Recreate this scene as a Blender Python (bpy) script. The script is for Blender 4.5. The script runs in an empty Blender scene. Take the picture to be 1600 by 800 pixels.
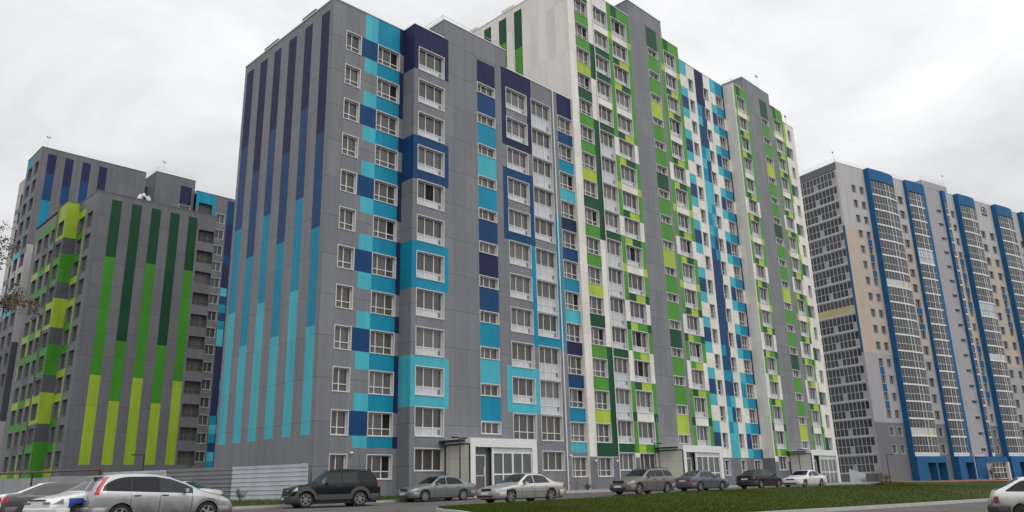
import bpy, bmesh, math, random
import numpy as np
from mathutils import Matrix, Vector
random.seed(7)
R = math.radians
sc = bpy.context.scene
C = sc.collection
# ------------------------------------------------------------------ camera
F_PX, YAW, PIT, ROL = 1229.50294, 7.77827985e-01, 2.87243375e-01, -2.42407119e-02
fw = Vector((math.cos(PIT)*math.cos(YAW), math.cos(PIT)*math.sin(YAW), math.sin(PIT)))
rt = Vector((math.sin(YAW), -math.cos(YAW), 0.0)); up = rt.cross(fw)
r2 = math.cos(ROL)*rt + math.sin(ROL)*up; u2 = -math.sin(ROL)*rt + math.cos(ROL)*up
cd = bpy.data.cameras.new('camera'); cam = bpy.data.objects.new('camera', cd); C.objects.link(cam)
cd.sensor_width = 36.0; cd.lens = 36.0*F_PX/1600.0; cd.clip_start = 0.1; cd.clip_end = 3000
M = Matrix((( r2.x, u2.x, -fw.x, 0), (r2.y, u2.y, -fw.y, 0), (r2.z, u2.z, -fw.z, 0), (0, 0, 0, 1)))
cam.matrix_world = M
sc.camera = cam
# ------------------------------------------------------------------ materials
def new_mat(name):
    m = bpy.data.materials.new(name); m.use_nodes = True
    nt = m.node_tree; b = nt.nodes['Principled BSDF']
    return m, nt, b
def N(nt, t, **kw):
    n = nt.nodes.new(t)
    for k, v in kw.items(): setattr(n, k, v)
    return n
def mixc(nt, fac, a, b, mode='MIX'):
    n = nt.nodes.new('ShaderNodeMix'); n.data_type = 'RGBA'; n.blend_type = mode
    for s, v in ((n.inputs[0], fac), (n.inputs[6], a), (n.inputs[7], b)):
        if hasattr(v, 'is_output'): nt.links.new(v, s)
        elif isinstance(v, (int, float)): s.default_value = v
        else: s.default_value = (*v, 1) if len(v) == 3 else v
    return n.outputs[2]
def math_n(nt, op, a, b=None, c=None):
    n = nt.nodes.new('ShaderNodeMath'); n.operation = op
    for i, v in enumerate((a, b, c)):
        if v is None: continue
        if hasattr(v, 'is_output'): nt.links.new(v, n.inputs[i])
        else: n.inputs[i].default_value = v
    return n.outputs[0]
def plain(name, col, rough=0.6, metal=0.0, noise=0.12, scale=3.0, spec=0.5):
    m, nt, b = new_mat(name)
    tc = N(nt, 'ShaderNodeTexCoord'); nz = N(nt, 'ShaderNodeTexNoise'); nz.inputs['Scale'].default_value = scale
    nz.inputs['Detail'].default_value = 5
    nt.links.new(tc.outputs['Object'], nz.inputs['Vector'])
    dark = tuple(c*(1-noise) for c in col); lite = tuple(min(1, c*(1+noise)) for c in col)
    nt.links.new(mixc(nt, nz.outputs['Fac'], dark, lite), b.inputs['Base Color'])
    b.inputs['Roughness'].default_value = rough; b.inputs['Metallic'].default_value = metal
    b.inputs['Specular IOR Level'].default_value = spec
    return m
def panel(name, col, pu=1.2, pv=2.8, seam=0.35, rough=0.45, ov=0.0, var=0.075):
    """cladding panels: UV in metres, thin dark joints, slight tone change from panel to panel, rain streaks"""
    m, nt, b = new_mat(name)
    uv = N(nt, 'ShaderNodeUVMap'); sp = N(nt, 'ShaderNodeSeparateXYZ'); nt.links.new(uv.outputs[0], sp.inputs[0])
    fu = math_n(nt, 'DIVIDE', sp.outputs[0], pu); fv = math_n(nt, 'DIVIDE', math_n(nt, 'ADD', sp.outputs[1], ov), pv)
    iu = math_n(nt, 'FLOOR', fu); iv = math_n(nt, 'FLOOR', fv)
    du = math_n(nt, 'SUBTRACT', fu, iu); dv = math_n(nt, 'SUBTRACT', fv, iv)
    eu = math_n(nt, 'LESS_THAN', math_n(nt, 'MULTIPLY', du, pu), 0.022)
    ev = math_n(nt, 'LESS_THAN', math_n(nt, 'MULTIPLY', dv, pv), 0.035)
    e = math_n(nt, 'MULTIPLY', math_n(nt, 'MAXIMUM', math_n(nt, 'MULTIPLY', eu, 0.85), ev), seam)
    cb = N(nt, 'ShaderNodeCombineXYZ'); nt.links.new(iu, cb.inputs[0]); nt.links.new(iv, cb.inputs[1])
    wn = N(nt, 'ShaderNodeTexWhiteNoise', noise_dimensions='2D'); nt.links.new(cb.outputs[0], wn.inputs['Vector'])
    mp = N(nt, 'ShaderNodeMapping'); mp.inputs['Scale'].default_value = (1.6, 0.12, 1)
    nt.links.new(uv.outputs[0], mp.inputs[0])
    nz = N(nt, 'ShaderNodeTexNoise'); nz.inputs['Scale'].default_value = 1.0; nz.inputs['Detail'].default_value = 6
    nt.links.new(mp.outputs[0], nz.inputs['Vector'])
    t = math_n(nt, 'ADD', math_n(nt, 'MULTIPLY', math_n(nt, 'SUBTRACT', wn.outputs['Value'], 0.5), 2*var),
               math_n(nt, 'MULTIPLY', math_n(nt, 'SUBTRACT', nz.outputs['Fac'], 0.5), 0.36))
    t = math_n(nt, 'ADD', t, 1.0)
    vm = N(nt, 'ShaderNodeVectorMath', operation='SCALE'); vm.inputs[0].default_value = col; nt.links.new(t, vm.inputs['Scale'])
    nt.links.new(mixc(nt, e, vm.outputs[0], tuple(c*0.15 for c in col)), b.inputs['Base Color'])
    b.inputs['Roughness'].default_value = rough; b.inputs['Specular IOR Level'].default_value = 0.2
    return m
MAT = {}
P = dict(grey=(.195,.2,.215), white=(.75,.715,.65), navy=(.017,.023,.072), blue=(.007,.052,.150), teal=(.006,.235,.37),
         cyan=(.065,.42,.50), dkgreen=(.010,.072,.030), green=(.075,.275,.035), lime=(.37,.50,.055), plinth=(.16,.17,.19),
         darkgrey=(.085,.09,.10), grey_shaded=(.145,.148,.163), green_shaded=(.05,.23,.022), lime_shaded=(.29,.42,.035), dkgreen_shaded=(.008,.055,.022))  # left blocks' panels: the same colours with shade darkened into them
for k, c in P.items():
    MAT[k] = panel('panel_'+k, c, pu=1.18, pv=2.8, ov=1.2, seam=.62 if k in ('grey','darkgrey','grey_shaded') else .25, rough=.62 if k in ('navy',) else .5)
MAT['rwhite'] = panel('stucco_white', (.47,.455,.45), pu=50, pv=2.8, seam=.12, rough=.85, var=.02)
MAT['rbeige'] = panel('stucco_beige', (.50,.415,.345), pu=50, pv=2.8, seam=.12, rough=.85, var=.02)
MAT['rlilac'] = panel('stucco_pale', (.38,.368,.385), pu=50, pv=2.8, seam=.12, rough=.85, var=.02)
MAT['rgrey'] = panel('stucco_grey', (.17,.175,.185), pu=50, pv=2.8, seam=.12, rough=.85, var=.02)
MAT['rblue'] = panel('stucco_blue', (.020,.115,.265), pu=50, pv=30, seam=.1, rough=.7, var=.02)
MAT['frame'] = plain('white_frame', (.72,.72,.71), .4, noise=.08)
MAT['jamb'] = plain('window_flashing', (.6,.6,.59), .5, noise=.08)
MAT['frame2'] = plain('grey_white_frame', (.5,.51,.52), .45, noise=.08)
MAT['frame3'] = plain('dark_frame', (.16,.16,.17), .45, noise=.05)
MAT['coping'] = plain('coping_metal', (.7,.71,.73), .35, metal=.3, noise=.05)
MAT['dark'] = plain('dark_trim', (.02,.02,.035), .5)
MAT['black'] = plain('black_plastic', (.012,.012,.013), .45)
MAT['beige'] = panel('porch_beige', (.55,.54,.46), pu=1.3, pv=2.0, seam=.25, rough=.6)
MAT['roof'] = plain('roof_felt', (.12,.12,.12), .9)
MAT['yellow'] = plain('yellow_panel', (.5,.42,.2), .6)
def glass_mat(name, lo, hi, rough=.06, spec=.5):
    m, nt, b = new_mat(name)
    oi = N(nt, 'ShaderNodeObjectInfo'); tc = N(nt, 'ShaderNodeTexCoord')
    mp = N(nt, 'ShaderNodeMapping'); mp.inputs['Scale'].default_value = (3.2, 3.2, .35)
    ad = N(nt, 'ShaderNodeVectorMath', operation='ADD'); cb = N(nt, 'ShaderNodeCombineXYZ')
    nt.links.new(math_n(nt, 'MULTIPLY', oi.outputs['Random'], 57.0), cb.inputs[0])
    nt.links.new(tc.outputs['Object'], ad.inputs[0]); nt.links.new(cb.outputs[0], ad.inputs[1])
    nt.links.new(ad.outputs[0], mp.inputs[0])
    nz = N(nt, 'ShaderNodeTexNoise'); nz.inputs['Scale'].default_value = 1.2; nz.inputs['Detail'].default_value = 3
    nt.links.new(mp.outputs[0], nz.inputs['Vector'])
    f = math_n(nt, 'ADD', math_n(nt, 'MULTIPLY', nz.outputs['Fac'], .7), math_n(nt, 'MULTIPLY', math_n(nt, 'POWER', oi.outputs['Random'], 2.0), .6))
    nt.links.new(mixc(nt, f, lo, hi), b.inputs['Base Color'])
    b.inputs['Roughness'].default_value = rough; b.inputs['Specular IOR Level'].default_value = spec
    return m
MAT['glass'] = glass_mat('window_glass', (.022,.021,.020), (.135,.128,.12))
MAT['glassd'] = glass_mat('window_glass_dark', (.008,.009,.011), (.07,.072,.078))
MAT['glassp'] = glass_mat('porch_glass', (.05,.06,.058), (.12,.13,.125))
MAT['apron'] = plain('frosted_apron', (.50,.52,.54), .3, noise=.2, scale=1.6)
MAT['open'] = plain('open_sash', (.004,.004,.004), .9)
# ------------------------------------------------------------------ mesh builder
class MB:
    def __init__(s): s.v = []; s.f = []; s.m = []; s.uv = []; s.mats = []
    def mi(s, m):
        if isinstance(m, str): m = MAT[m]
        if m not in s.mats: s.mats.append(m)
        return s.mats.index(m)
    def face(s, pts, m, uvs=None):
        i = len(s.v); s.v += [tuple(p) for p in pts]; s.f.append(tuple(range(i, i+len(pts)))); s.m.append(s.mi(m))
        if uvs is None: uvs = [(p[0]+p[1], p[2]) for p in pts]
        s.uv += uvs
    def box(s, x0, y0, z0, x1, y1, z1, m, T=None):
        c = [Vector(q) for q in ((x0,y0,z0),(x1,y0,z0),(x1,y1,z0),(x0,y1,z0),(x0,y0,z1),(x1,y0,z1),(x1,y1,z1),(x0,y1,z1))]
        if T is not None: c = [T @ q for q in c]
        for f, ax in (((0,1,5,4),0),((1,2,6,5),1),((2,3,7,6),0),((3,0,4,7),1),((4,5,6,7),2),((3,2,1,0),2)):
            loc = [((x0,y0,z0),(x1,y0,z0),(x1,y1,z0),(x0,y1,z0),(x0,y0,z1),(x1,y0,z1),(x1,y1,z1),(x0,y1,z1))[i] for i in f]
            uv = [((q[0],q[2]),(q[1],q[2]),(q[0],q[1]))[ax] for q in loc]
            s.face([c[i] for i in f], m, uv)
    def tube(s, pts, r, m, n=8, r1=None, cap=True):
        pts = [Vector(p) for p in pts]; rings = []
        for i, p in enumerate(pts):
            d = (pts[min(i+1, len(pts)-1)] - pts[max(i-1, 0)]).normalized()
            a = d.orthogonal().normalized() if abs(d.z) < .99 else Vector((1,0,0)); bvec = d.cross(a)
            rr = r if r1 is None else r + (r1-r)*i/(len(pts)-1)
            rings.append([p + rr*(math.cos(2*math.pi*k/n)*a + math.sin(2*math.pi*k/n)*bvec) for k in range(n)])
        for i in range(len(rings)-1):
            for k in range(n): s.face([rings[i][k], rings[i][(k+1)%n], rings[i+1][(k+1)%n], rings[i+1][k]], m)
        if cap: s.face(rings[0][::-1], m); s.face(rings[-1], m)
    def mesh(s, name, smooth=False, weld=False):
        me = bpy.data.meshes.new(name); me.from_pydata(s.v, [], s.f)
        for m in s.mats: me.materials.append(m)
        me.polygons.foreach_set('material_index', s.m)
        uvl = me.uv_layers.new(name='UVMap'); uvl.data.foreach_set('uv', [c for q in s.uv for c in q])
        if weld:
            bm = bmesh.new(); bm.from_mesh(me); bmesh.ops.remove_doubles(bm, verts=bm.verts, dist=1e-4); bm.to_mesh(me); bm.free()
        if smooth:
            me.polygons.foreach_set('use_smooth', [True]*len(me.polygons)); me.set_sharp_from_angle(angle=R(smooth if smooth is not True else 35))
        me.update(); return me
    def build(s, name, parent=None, **kw): return link(name, s.mesh(name, **kw), parent)
def link(name, me, parent=None, mat=None):
    o = bpy.data.objects.new(name, me); C.objects.link(o)
    if parent is not None: o.parent = parent
    if mat is not None: o.matrix_local = mat
    return o
def tag(o, label=None, cat=None, group=None, kind=None):
    for k, v in (('label', label), ('category', cat), ('group', group), ('kind', kind)):
        if v: o[k] = v
    return o
def thing(name, loc, label, cat, group=None, rz=0.0):
    o = bpy.data.objects.new(name, None); C.objects.link(o); o.location = loc; o.rotation_euler = (0, 0, rz); o.empty_display_size = .5
    return tag(o, label, cat, group)
class Frame2:
    """a facade plane: origin, turned by th about z; local x along the wall, y into the building"""
    def __init__(s, ox, oy, deg): s.T = Matrix.Translation((ox, oy, 0)) @ Matrix.Rotation(R(deg), 4, 'Z'); s.deg = deg
    def p(s, x, y, z): return s.T @ Vector((x, y, z))
def facade(mb, fr, u0, u1, z0, z1, base, panels=(), opens=(), rmat='jamb', depth=.36, y=0.0):
    us = sorted({round(v, 4) for v in [u0, u1] + [c for p in panels for c in (p[0], p[2])] + [c for o in opens for c in (o[0], o[2])] if u0-1e-4 <= v <= u1+1e-4})
    zs = sorted({round(v, 4) for v in [z0, z1] + [c for p in panels for c in (p[1], p[3])] + [c for o in opens for c in (o[1], o[3])] if z0-1e-4 <= v <= z1+1e-4})
    for j in range(len(zs)-1):
        zc = (zs[j]+zs[j+1])/2; run = None
        if zs[j+1]-zs[j] < 2e-4: continue
        pr = [p for p in panels if p[1] < zc < p[3]]; orow = [o for o in opens if o[1] < zc < o[3]]
        cells = []
        for i in range(len(us)-1):
            if us[i+1]-us[i] < 2e-4: continue
            uc = (us[i]+us[i+1])/2; m = base
            for p in pr:
                if p[0] < uc < p[2]: m = p[4]
            if any(o[0] < uc < o[2] for o in orow): m = None
            if cells and cells[-1][2] == m: cells[-1][1] = us[i+1]
            else: cells.append([us[i], us[i+1], m])
        for a, b, m in cells:
            if m is None: continue
            q = [(a, zs[j]), (b, zs[j]), (b, zs[j+1]), (a, zs[j+1])]
            mb.face([fr.p(x, y, z) for x, z in q], m, q)
    for a, b, c, d in [(o[0], o[1], o[2], o[3]) for o in opens]:
        for (xa, za), (xb, zb) in (((a,b),(a,d)), ((a,d),(c,d)), ((c,d),(c,b)), ((c,b),(a,b))):
            mb.face([fr.p(xa, y, za), fr.p(xb, y, zb), fr.p(xb, y+depth, zb), fr.p(xa, y+depth, za)], rmat, [(0,0),(1,0),(1,depth),(0,depth)])
# ------------------------------------------------------------------ windows: a frame mesh and a pane mesh of each kind
WIN = {}
def win_kind(key, w, h, mull, transom=None, apron=0.0, grid=False, fm='frame', gm='glass', casing=True, dark=None, d=.27, split=None, cw=.03):
    f = MB(); b = .052
    jm = 'jamb' if fm == 'frame' else fm
    if casing:
        f.box(-cw, -.02, -cw, .03, d-.07, h+cw, jm); f.box(w-.03, -.02, -cw, w+cw, d-.07, h+cw, jm)
        f.box(.03, -.02, h-.03, w-.03, d-.07, h+cw, jm); f.box(.03, -.05, -cw, w-.03, d-.07, .03, jm)
    y0, y1 = d-.06, d+.01
    def bar(x0, z0, x1, z1, yy=0.0): f.box(x0, y0-yy, z0, x1, y1, z1, fm)
    e = .03
    bar(e, e, e+b, h-e); bar(w-e-b, e, w-e, h-e); bar(e+b, h-e-b, w-e-b, h-e); bar(e+b, e, w-e-b, e+b)
    zt = transom if transom else None
    for t in mull: bar(t*w-b*.55, e+b, t*w+b*.55, h-e-b, .004)
    if zt:
        xs = [e+b] + [t*w for t in mull] + [w-e-b]
        for i in range(len(xs)-1):
            if split is None or i in split: bar(xs[i]+b*.55, zt-b*.5, xs[i+1]-b*.55, zt+b*.5, .002)
    if apron:
        f.box(e+b, d-.022, e+b, w-e-b, d-.012, apron-b*.5, 'apron')
        if fm == 'frame' and w > 2.3: f.box(w-.36, d-.03, apron*.25, w-.14, d-.014, apron*.25+.34, 'frame3')
        if grid:
            for zz in np.arange(.7, apron-.2, .7): bar(e+b, zz-.02, w-e-b, zz+.02, .002)
    g = MB(); g.face([(e, d, e), (w-e, d, e), (w-e, d, h-e), (e, d, h-e)], gm)
    if dark is not None:
        xs = [0] + list(mull) + [1]; i = dark
        g.face([(xs[i]*w+b*.5, d-.006, (zt or 0)+.06), (xs[i+1]*w-b*.5, d-.006, (zt or 0)+.06), (xs[i+1]*w-b*.5, d-.006, h-.1), (xs[i]*w+b*.5, d-.006, h-.1)], 'open')
    WIN[key] = (f.mesh('window'), g.mesh('pane'))
win_kind('w2', 1.32, 1.6, [.45], .52)
win_kind('w3', 2.06, 1.6, [.28, .64], .52)
win_kind('w3b', 2.06, 1.6, [.28, .64], .52, dark=2)
win_kind('b3', 2.58, 2.0, [.34, .68], .62, apron=.62)
win_kind('b3o', 2.58, 2.0, [.34, .68], .62, apron=.62, dark=1)
win_kind('b3p', 2.58, 2.0, [.34, .68], .62, apron=.0)
win_kind('b3g', 2.58, 1.5, [.34, .68])
win_kind('f3', 2.6, 2.72, [.34, .68], 1.34, apron=1.34)
win_kind('f3g', 2.6, 2.72, [.34, .68], 1.34, apron=1.34, grid=True)
win_kind('f3b', 2.36, 2.72, [.34, .68], 1.34, apron=1.34)
win_kind('f3bg', 2.36, 2.72, [.34, .68], 1.34, apron=1.34, grid=True)
win_kind('n3', 2.36, 2.0, [.34, .68], .62, apron=.62)
win_kind('n3g', 2.36, 1.5, [.34, .68])
win_kind('d3', 2.2, 2.0, [.34, .68], .55, apron=.55, cw=.03)
win_kind('d3o', 2.2, 2.0, [.34, .68], .55, apron=.55, cw=.03, dark=2)
win_kind('s3', 2.0, .9, [.3, .62])
win_kind('c1', 1.12, 1.6, [.42], .5, cw=.03)
win_kind('c1r', .95, 1.6, [.5], .5, cw=.03)
win_kind('e2', 2.0, 1.85, [.5], .5, fm='frame3', cw=.02)
win_kind('e3', 2.3, 1.9, [.33, .66], .55, fm='frame3', cw=.02)
win_kind('loggia', 2.1, 1.6, [.3, .65], .62, fm='frame3', gm='glass', casing=False)
win_kind('r2', 1.25, 1.45, [.55], fm='frame2', gm='glassd', cw=.03)
win_kind('rs', 1.8, .65, [.33, .66], fm='frame2', gm='glassd', cw=.03)
win_kind('r3', 1.6, 1.6, [.5], fm='frame2', gm='glassd', cw=.03)
def put_window(parent, fr, key, u, z, panes=True, y=0.0):
    f, g = WIN[key]
    o = link('window', f, parent); o.matrix_world = fr.T @ Matrix.Translation((u, y, z))
    if panes: link('pane', g, o)
    return o
WINM = {}
def put_single(parent, fr, key, u, z):
    if key not in WINM:
        m = MB()
        for me in WIN[key]:
            for pl in me.polygons: m.face([me.vertices[i].co for i in pl.vertices], me.materials[pl.material_index])
        WINM[key] = m.mesh('window')
    o = link('window', WINM[key], parent); o.matrix_world = fr.T @ Matrix.Translation((u, 0, z)); return o
def put_merged(mb, fr, key, u, z):
    for me in WIN[key]:
        T = fr.T @ Matrix.Translation((u, 0, z))
        for pl in me.polygons: mb.face([T @ me.vertices[i].co for i in pl.vertices], me.materials[pl.material_index])
def head(k): return 2.38 + 2.8*(k-1)       # head of an ordinary window of storey k
def headb(k): return 2.78 + 2.8*(k-1)      # head of a balcony window of storey k
def side_and_roof(mb, pts, z0, z1, mat, skip=()):
    n = len(pts)
    for i in range(n):
        if i in skip: continue
        a, b = pts[i], pts[(i+1) % n]; L = math.hypot(b[0]-a[0], b[1]-a[1])
        mb.face([(a[0],a[1],z0),(b[0],b[1],z0),(b[0],b[1],z1),(a[0],a[1],z1)], mat, [(0,z0),(L,z0),(L,z1),(0,z1)])
def roof_part(parent, pts, z, w=.18, h=.07, gap=None, mat='coping'):
    mb = MB(); mb.face([(x, y, z-.25) for x, y in pts], 'roof')
    n = len(pts)
    for i in range(n):
        a = Vector((*pts[i], 0)); b = Vector((*pts[(i+1) % n], 0)); d = (b-a).normalized(); q = Vector((-d.y, d.x, 0))
        T = Matrix.Translation((a.x, a.y, z)) @ Matrix.Rotation(math.atan2(d.y, d.x), 4, 'Z')
        for x0, x1 in ([(-.04, (b-a).length+.04)] if not gap or gap[0] != i else [(-.04, gap[1]), (gap[2], (b-a).length+.04)]): mb.box(x0, -.045, 0, x1, w, h + .002*i, mat, T)
    mb.build('roof', parent)
def railing(parent, pts, z, h=.75, step=1.9, mat='coping'):
    mb = MB()
    for i in range(len(pts)-1):
        a = Vector((*pts[i], z)); b = Vector((*pts[i+1], z)); n = max(1, int((b-a).length/step))
        for t in (h, h*.55): mb.tube([a+Vector((0,0,t)), b+Vector((0,0,t))], .02, mat, 5)
        for k in range(n+1):
            q = a.lerp(b, k/n); mb.tube([q, q+Vector((0,0,h))], .02, mat, 5)
    mb.build('roof_railing', parent)
G0 = -1.9   # walls run down below the ground
# ================================================================== BLOCK A : grey and blue, twelve storeys
A = thing('apartment_block', (34, 50, 0), 'grey twelve-storey block with blue and turquoise panels and vertical stripes on its side wall', 'building', 'apartment blocks')
Ai = Matrix.Translation((34, 50, 0)).inverted()
def under(o):   # parts are built in world coordinates and hang under an Empty with a location
    o.matrix_parent_inverse = o.parent.matrix_world.inverted() if False else Matrix.Translation(o.parent.location).inverted(); return o
def fix_parts(root):
    for ch in root.children:
        ch.matrix_parent_inverse = (Matrix.Translation(root.location) @ Matrix.Rotation(root.rotation_euler.z, 4, 'Z')).inverted()
XA, YA0, YA1, ZA = 27.2, 44.73, 43.35, 35.42
frA0 = Frame2(0, YA0, 0); frA1 = Frame2(0, YA1, 0); frAL = Frame2(XA, 0, -90)
mb = MB()
pan, opn, wins = [], [], []
for k in range(1, 13):
    z = head(k) - 1.6
    wins += [('w2', 28.39, z), ('w3b' if k in (1, 2, 11, 12, 7) else 'w3', 31.25, z)]
    opn += [(28.39, z, 29.71, z+1.6), (31.25, z, 33.31, z+1.6)]
    top = head(k)+1.2 if k < 12 else ZA
    pan += [(30.08, head(k)+.42*(k == 1), 31.22, top, 'cyan'), (31.22, head(k)+.42*(k == 1), 33.31, top, 'teal'), (33.31, head(k)+.42*(k == 1), 33.72, top, 'navy')]
    if k >= 2 and k % 2 == 0: pan += [(29.76, z, 31.22, z+1.6, 'blue')]
    if k in (3, 6, 8, 11): pan += [(33.36, z, 33.72, z+1.6, 'navy')]
facade(mb, frA0, XA, 33.72, G0, ZA, 'grey', pan, opn)
# return of the bay
BAYF = [(31.72, 35.42, 'navy'), (24.82, 28.45, 'blue'), (16.45, 20.05, 'teal'), (5.55, 9.12, 'cyan')]
BAYF = [(9.12+2.8*(9-1)-.0 if False else b, t, c) for b, t, c in [(31.55, 35.42, 'navy'), (22.35, 28.72-2.8, 'blue'), (13.95, 17.52, 'teal'), (5.55, 9.12, 'cyan')]]
frB = Frame2(33.72, 0, -90)
facade(mb, frB, -YA0, -YA1, G0, ZA, 'grey', [(-YA0, b, -YA1, t, c) for b, t, c in BAYF])
# bay + stair tower + right half, one plane
pan, opn, wins1 = [], [], []
for b, t, c in BAYF: pan.append((33.72, b, 37.19, t, c))
for k in range(1, 13):
    hb = headb(k)
    if k == 1: opn.append((34.15, hb-1.5, 36.73, hb)); wins1.append(('b3g', 34.15, hb-1.5))
    else:
        opn.append((34.15, hb-2, 36.73, hb)); wins1.append(('b3o' if k == 8 else 'b3', 34.15, hb-2))
cols4 = ['teal', 'cyan', 'teal', 'blue', 'navy', 'blue', 'teal', 'cyan', 'teal', 'blue', 'navy']
for j in range(11):
    z = 3.92+2.8*j
    opn.append((40.36, z, 42.36, z+.9)); wins1.append(('s3', 40.36, z))
    pan.append((40.33, z+.9, 42.41, z+2.8 if j < 10 else 34.95, cols4[j]))
FR5 = [(5.62, 9.26, 'cyan'), (19.62, 26.02, 'blue'), (28.05, 35.42, 'navy')]
for b, t, c in FR5: pan.append((43.16, b, 46.9, t, c))
for b in (22.35+.05, 30.8): pan.append((43.72, b, 46.3, b+.82, 'grey'))
pan += [(46.28, 10.98, 46.86, 19.62, 'teal'), (49.52, 10.98, 50.22, 23.25, 'teal'), (46.28, 11.0, 50.22, 12.0, 'teal'), (46.9, 22.38, 49.52, 23.25, 'teal'), (46.9, 10.6, 49.52, 11.18, 'teal')]
for k in range(2, 13):
    hb = headb(k)
    opn.append((43.72, hb-2, 46.3, hb)); wins1.append(('b3p' if k == 2 else 'b3', 43.72, hb-2))
    if k in (2, 5, 8): opn.append((46.88, hb-2, 49.46, hb)); wins1.append(('b3p' if k == 2 else 'b3', 46.88, hb-2))
    else: opn.append((46.88, hb-2.72, 49.48, hb)); wins1.append(('f3g' if k in (3, 4, 6) else 'f3', 46.88, hb-2.72))
opn.append((46.9, 1.28, 49.48, 2.78)); wins1.append(('b3g', 46.9, 1.28))
cols7 = [None, 'cyan', 'teal', 'blue', 'navy', 'cyan', 'teal', 'blue', 'navy', 'cyan', 'teal', 'blue']
for k in range(1, 13):
    z = head(k)-1.6; opn.append((50.43, z, 52.49, z+1.6)); wins1.append(('w3b' if k in (3, 6, 10) else 'w3', 50.43, z))
    if k > 1: pan.append((50.4, head(k-1)+.35*(k == 2), 52.53, z, cols7[k-1]))
pan.append((50.4, head(12), 52.53, ZA, 'navy'))
facade(mb, frA1, 33.72, 52.8, G0, 35.40, 'grey', pan, opn)
facade(mb, frA1, 36.75, 43.74, 35.40, 37.15, 'grey')
side_and_roof(mb, [(36.75, YA1), (36.75, 52), (43.74, 52), (43.74, YA1)], 35.2, 37.15, 'grey', skip=(3,))
# striped side wall
S_Y = [(58.10, 56.90), (55.77, 54.59), (53.45, 52.33), (51.13, 49.95), (48.72, 47.62), (46.35, 45.22)]
pan = []
for i, (a, b) in enumerate(S_Y):
    zs_ = (27.53, 20.37, 13.55) if i % 2 == 0 else (24.74, 17.6, 10.68)
    for lo, hi, c in ((zs_[0], 34.66, 'navy'), (zs_[1], zs_[0], 'blue'), (zs_[2], zs_[1], 'teal'), (3.6, zs_[2], 'cyan')): pan.append((-a, lo, -b, hi, c))
pan += [(-58.5, G0, -YA0, 1.35, 'plinth')]
facade(mb, frAL, -58.5, -YA0, G0, ZA, 'grey', pan)
side_and_roof(mb, [(27.2, 58.5), (52.8, 58.5), (52.8, 43.35)], G0, 35.4, 'grey', skip=(2,))
wA = mb.build('wall', A)
for w in wins: put_window(A, frA0, *w)
for w in wins1: put_window(A, frA1, *w)
roof_part(A, [(27.2, 44.73), (33.72, 44.73), (33.72, 43.35), (52.78, 43.35), (52.78, 58.5), (27.2, 58.5)], ZA, gap=(2, 3.02, 10.03))
mb = MB()
for a, b in ((47.3, 49.2), (53.0, 55.2)): mb.box(27.16, a, 35.4, 27.6, b, 35.75, 'grey')
mb.build('roof_parapet', A)
roof_part(A, [(36.75, 43.35), (43.74, 43.35), (43.74, 52), (36.75, 52)], 37.15)
railing(A, [(36.9, 50), (36.9, 43.7), (43.5, 43.7)], 37.2, .6)
mb = MB()
mb.tube([(49.78, 43.28, 35.6), (49.78, 43.28, -.3)], .06, 'frame', 8); mb.tube([(52.62, 43.28, 35.3), (52.62, 43.28, -.3)], .05, 'grey', 8)
mb.build('downpipe', A)
for y in (57.5, 55.0, 52.6, 50.2, 47.9, 45.6):
    mb = MB(); mb.tube([(27.2, y, 1.78), (27.05, y, 1.78)], .05, 'frame', 8); mb.tube([(27.05, y, 1.78), (27.0, y, 1.66)], .1, 'frame', 8); mb.build('wall_lamp', A)
for x, y in ((29.95, 44.72), (50.1, 43.34)):
    mb = MB(); mb.tube([(x, y, 2.5), (x, y-.15, 2.5)], .04, 'frame', 8); mb.tube([(x, y-.15, 2.5), (x, y-.2, 2.4)], .1, 'frame', 8); mb.build('wall_lamp', A)
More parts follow.
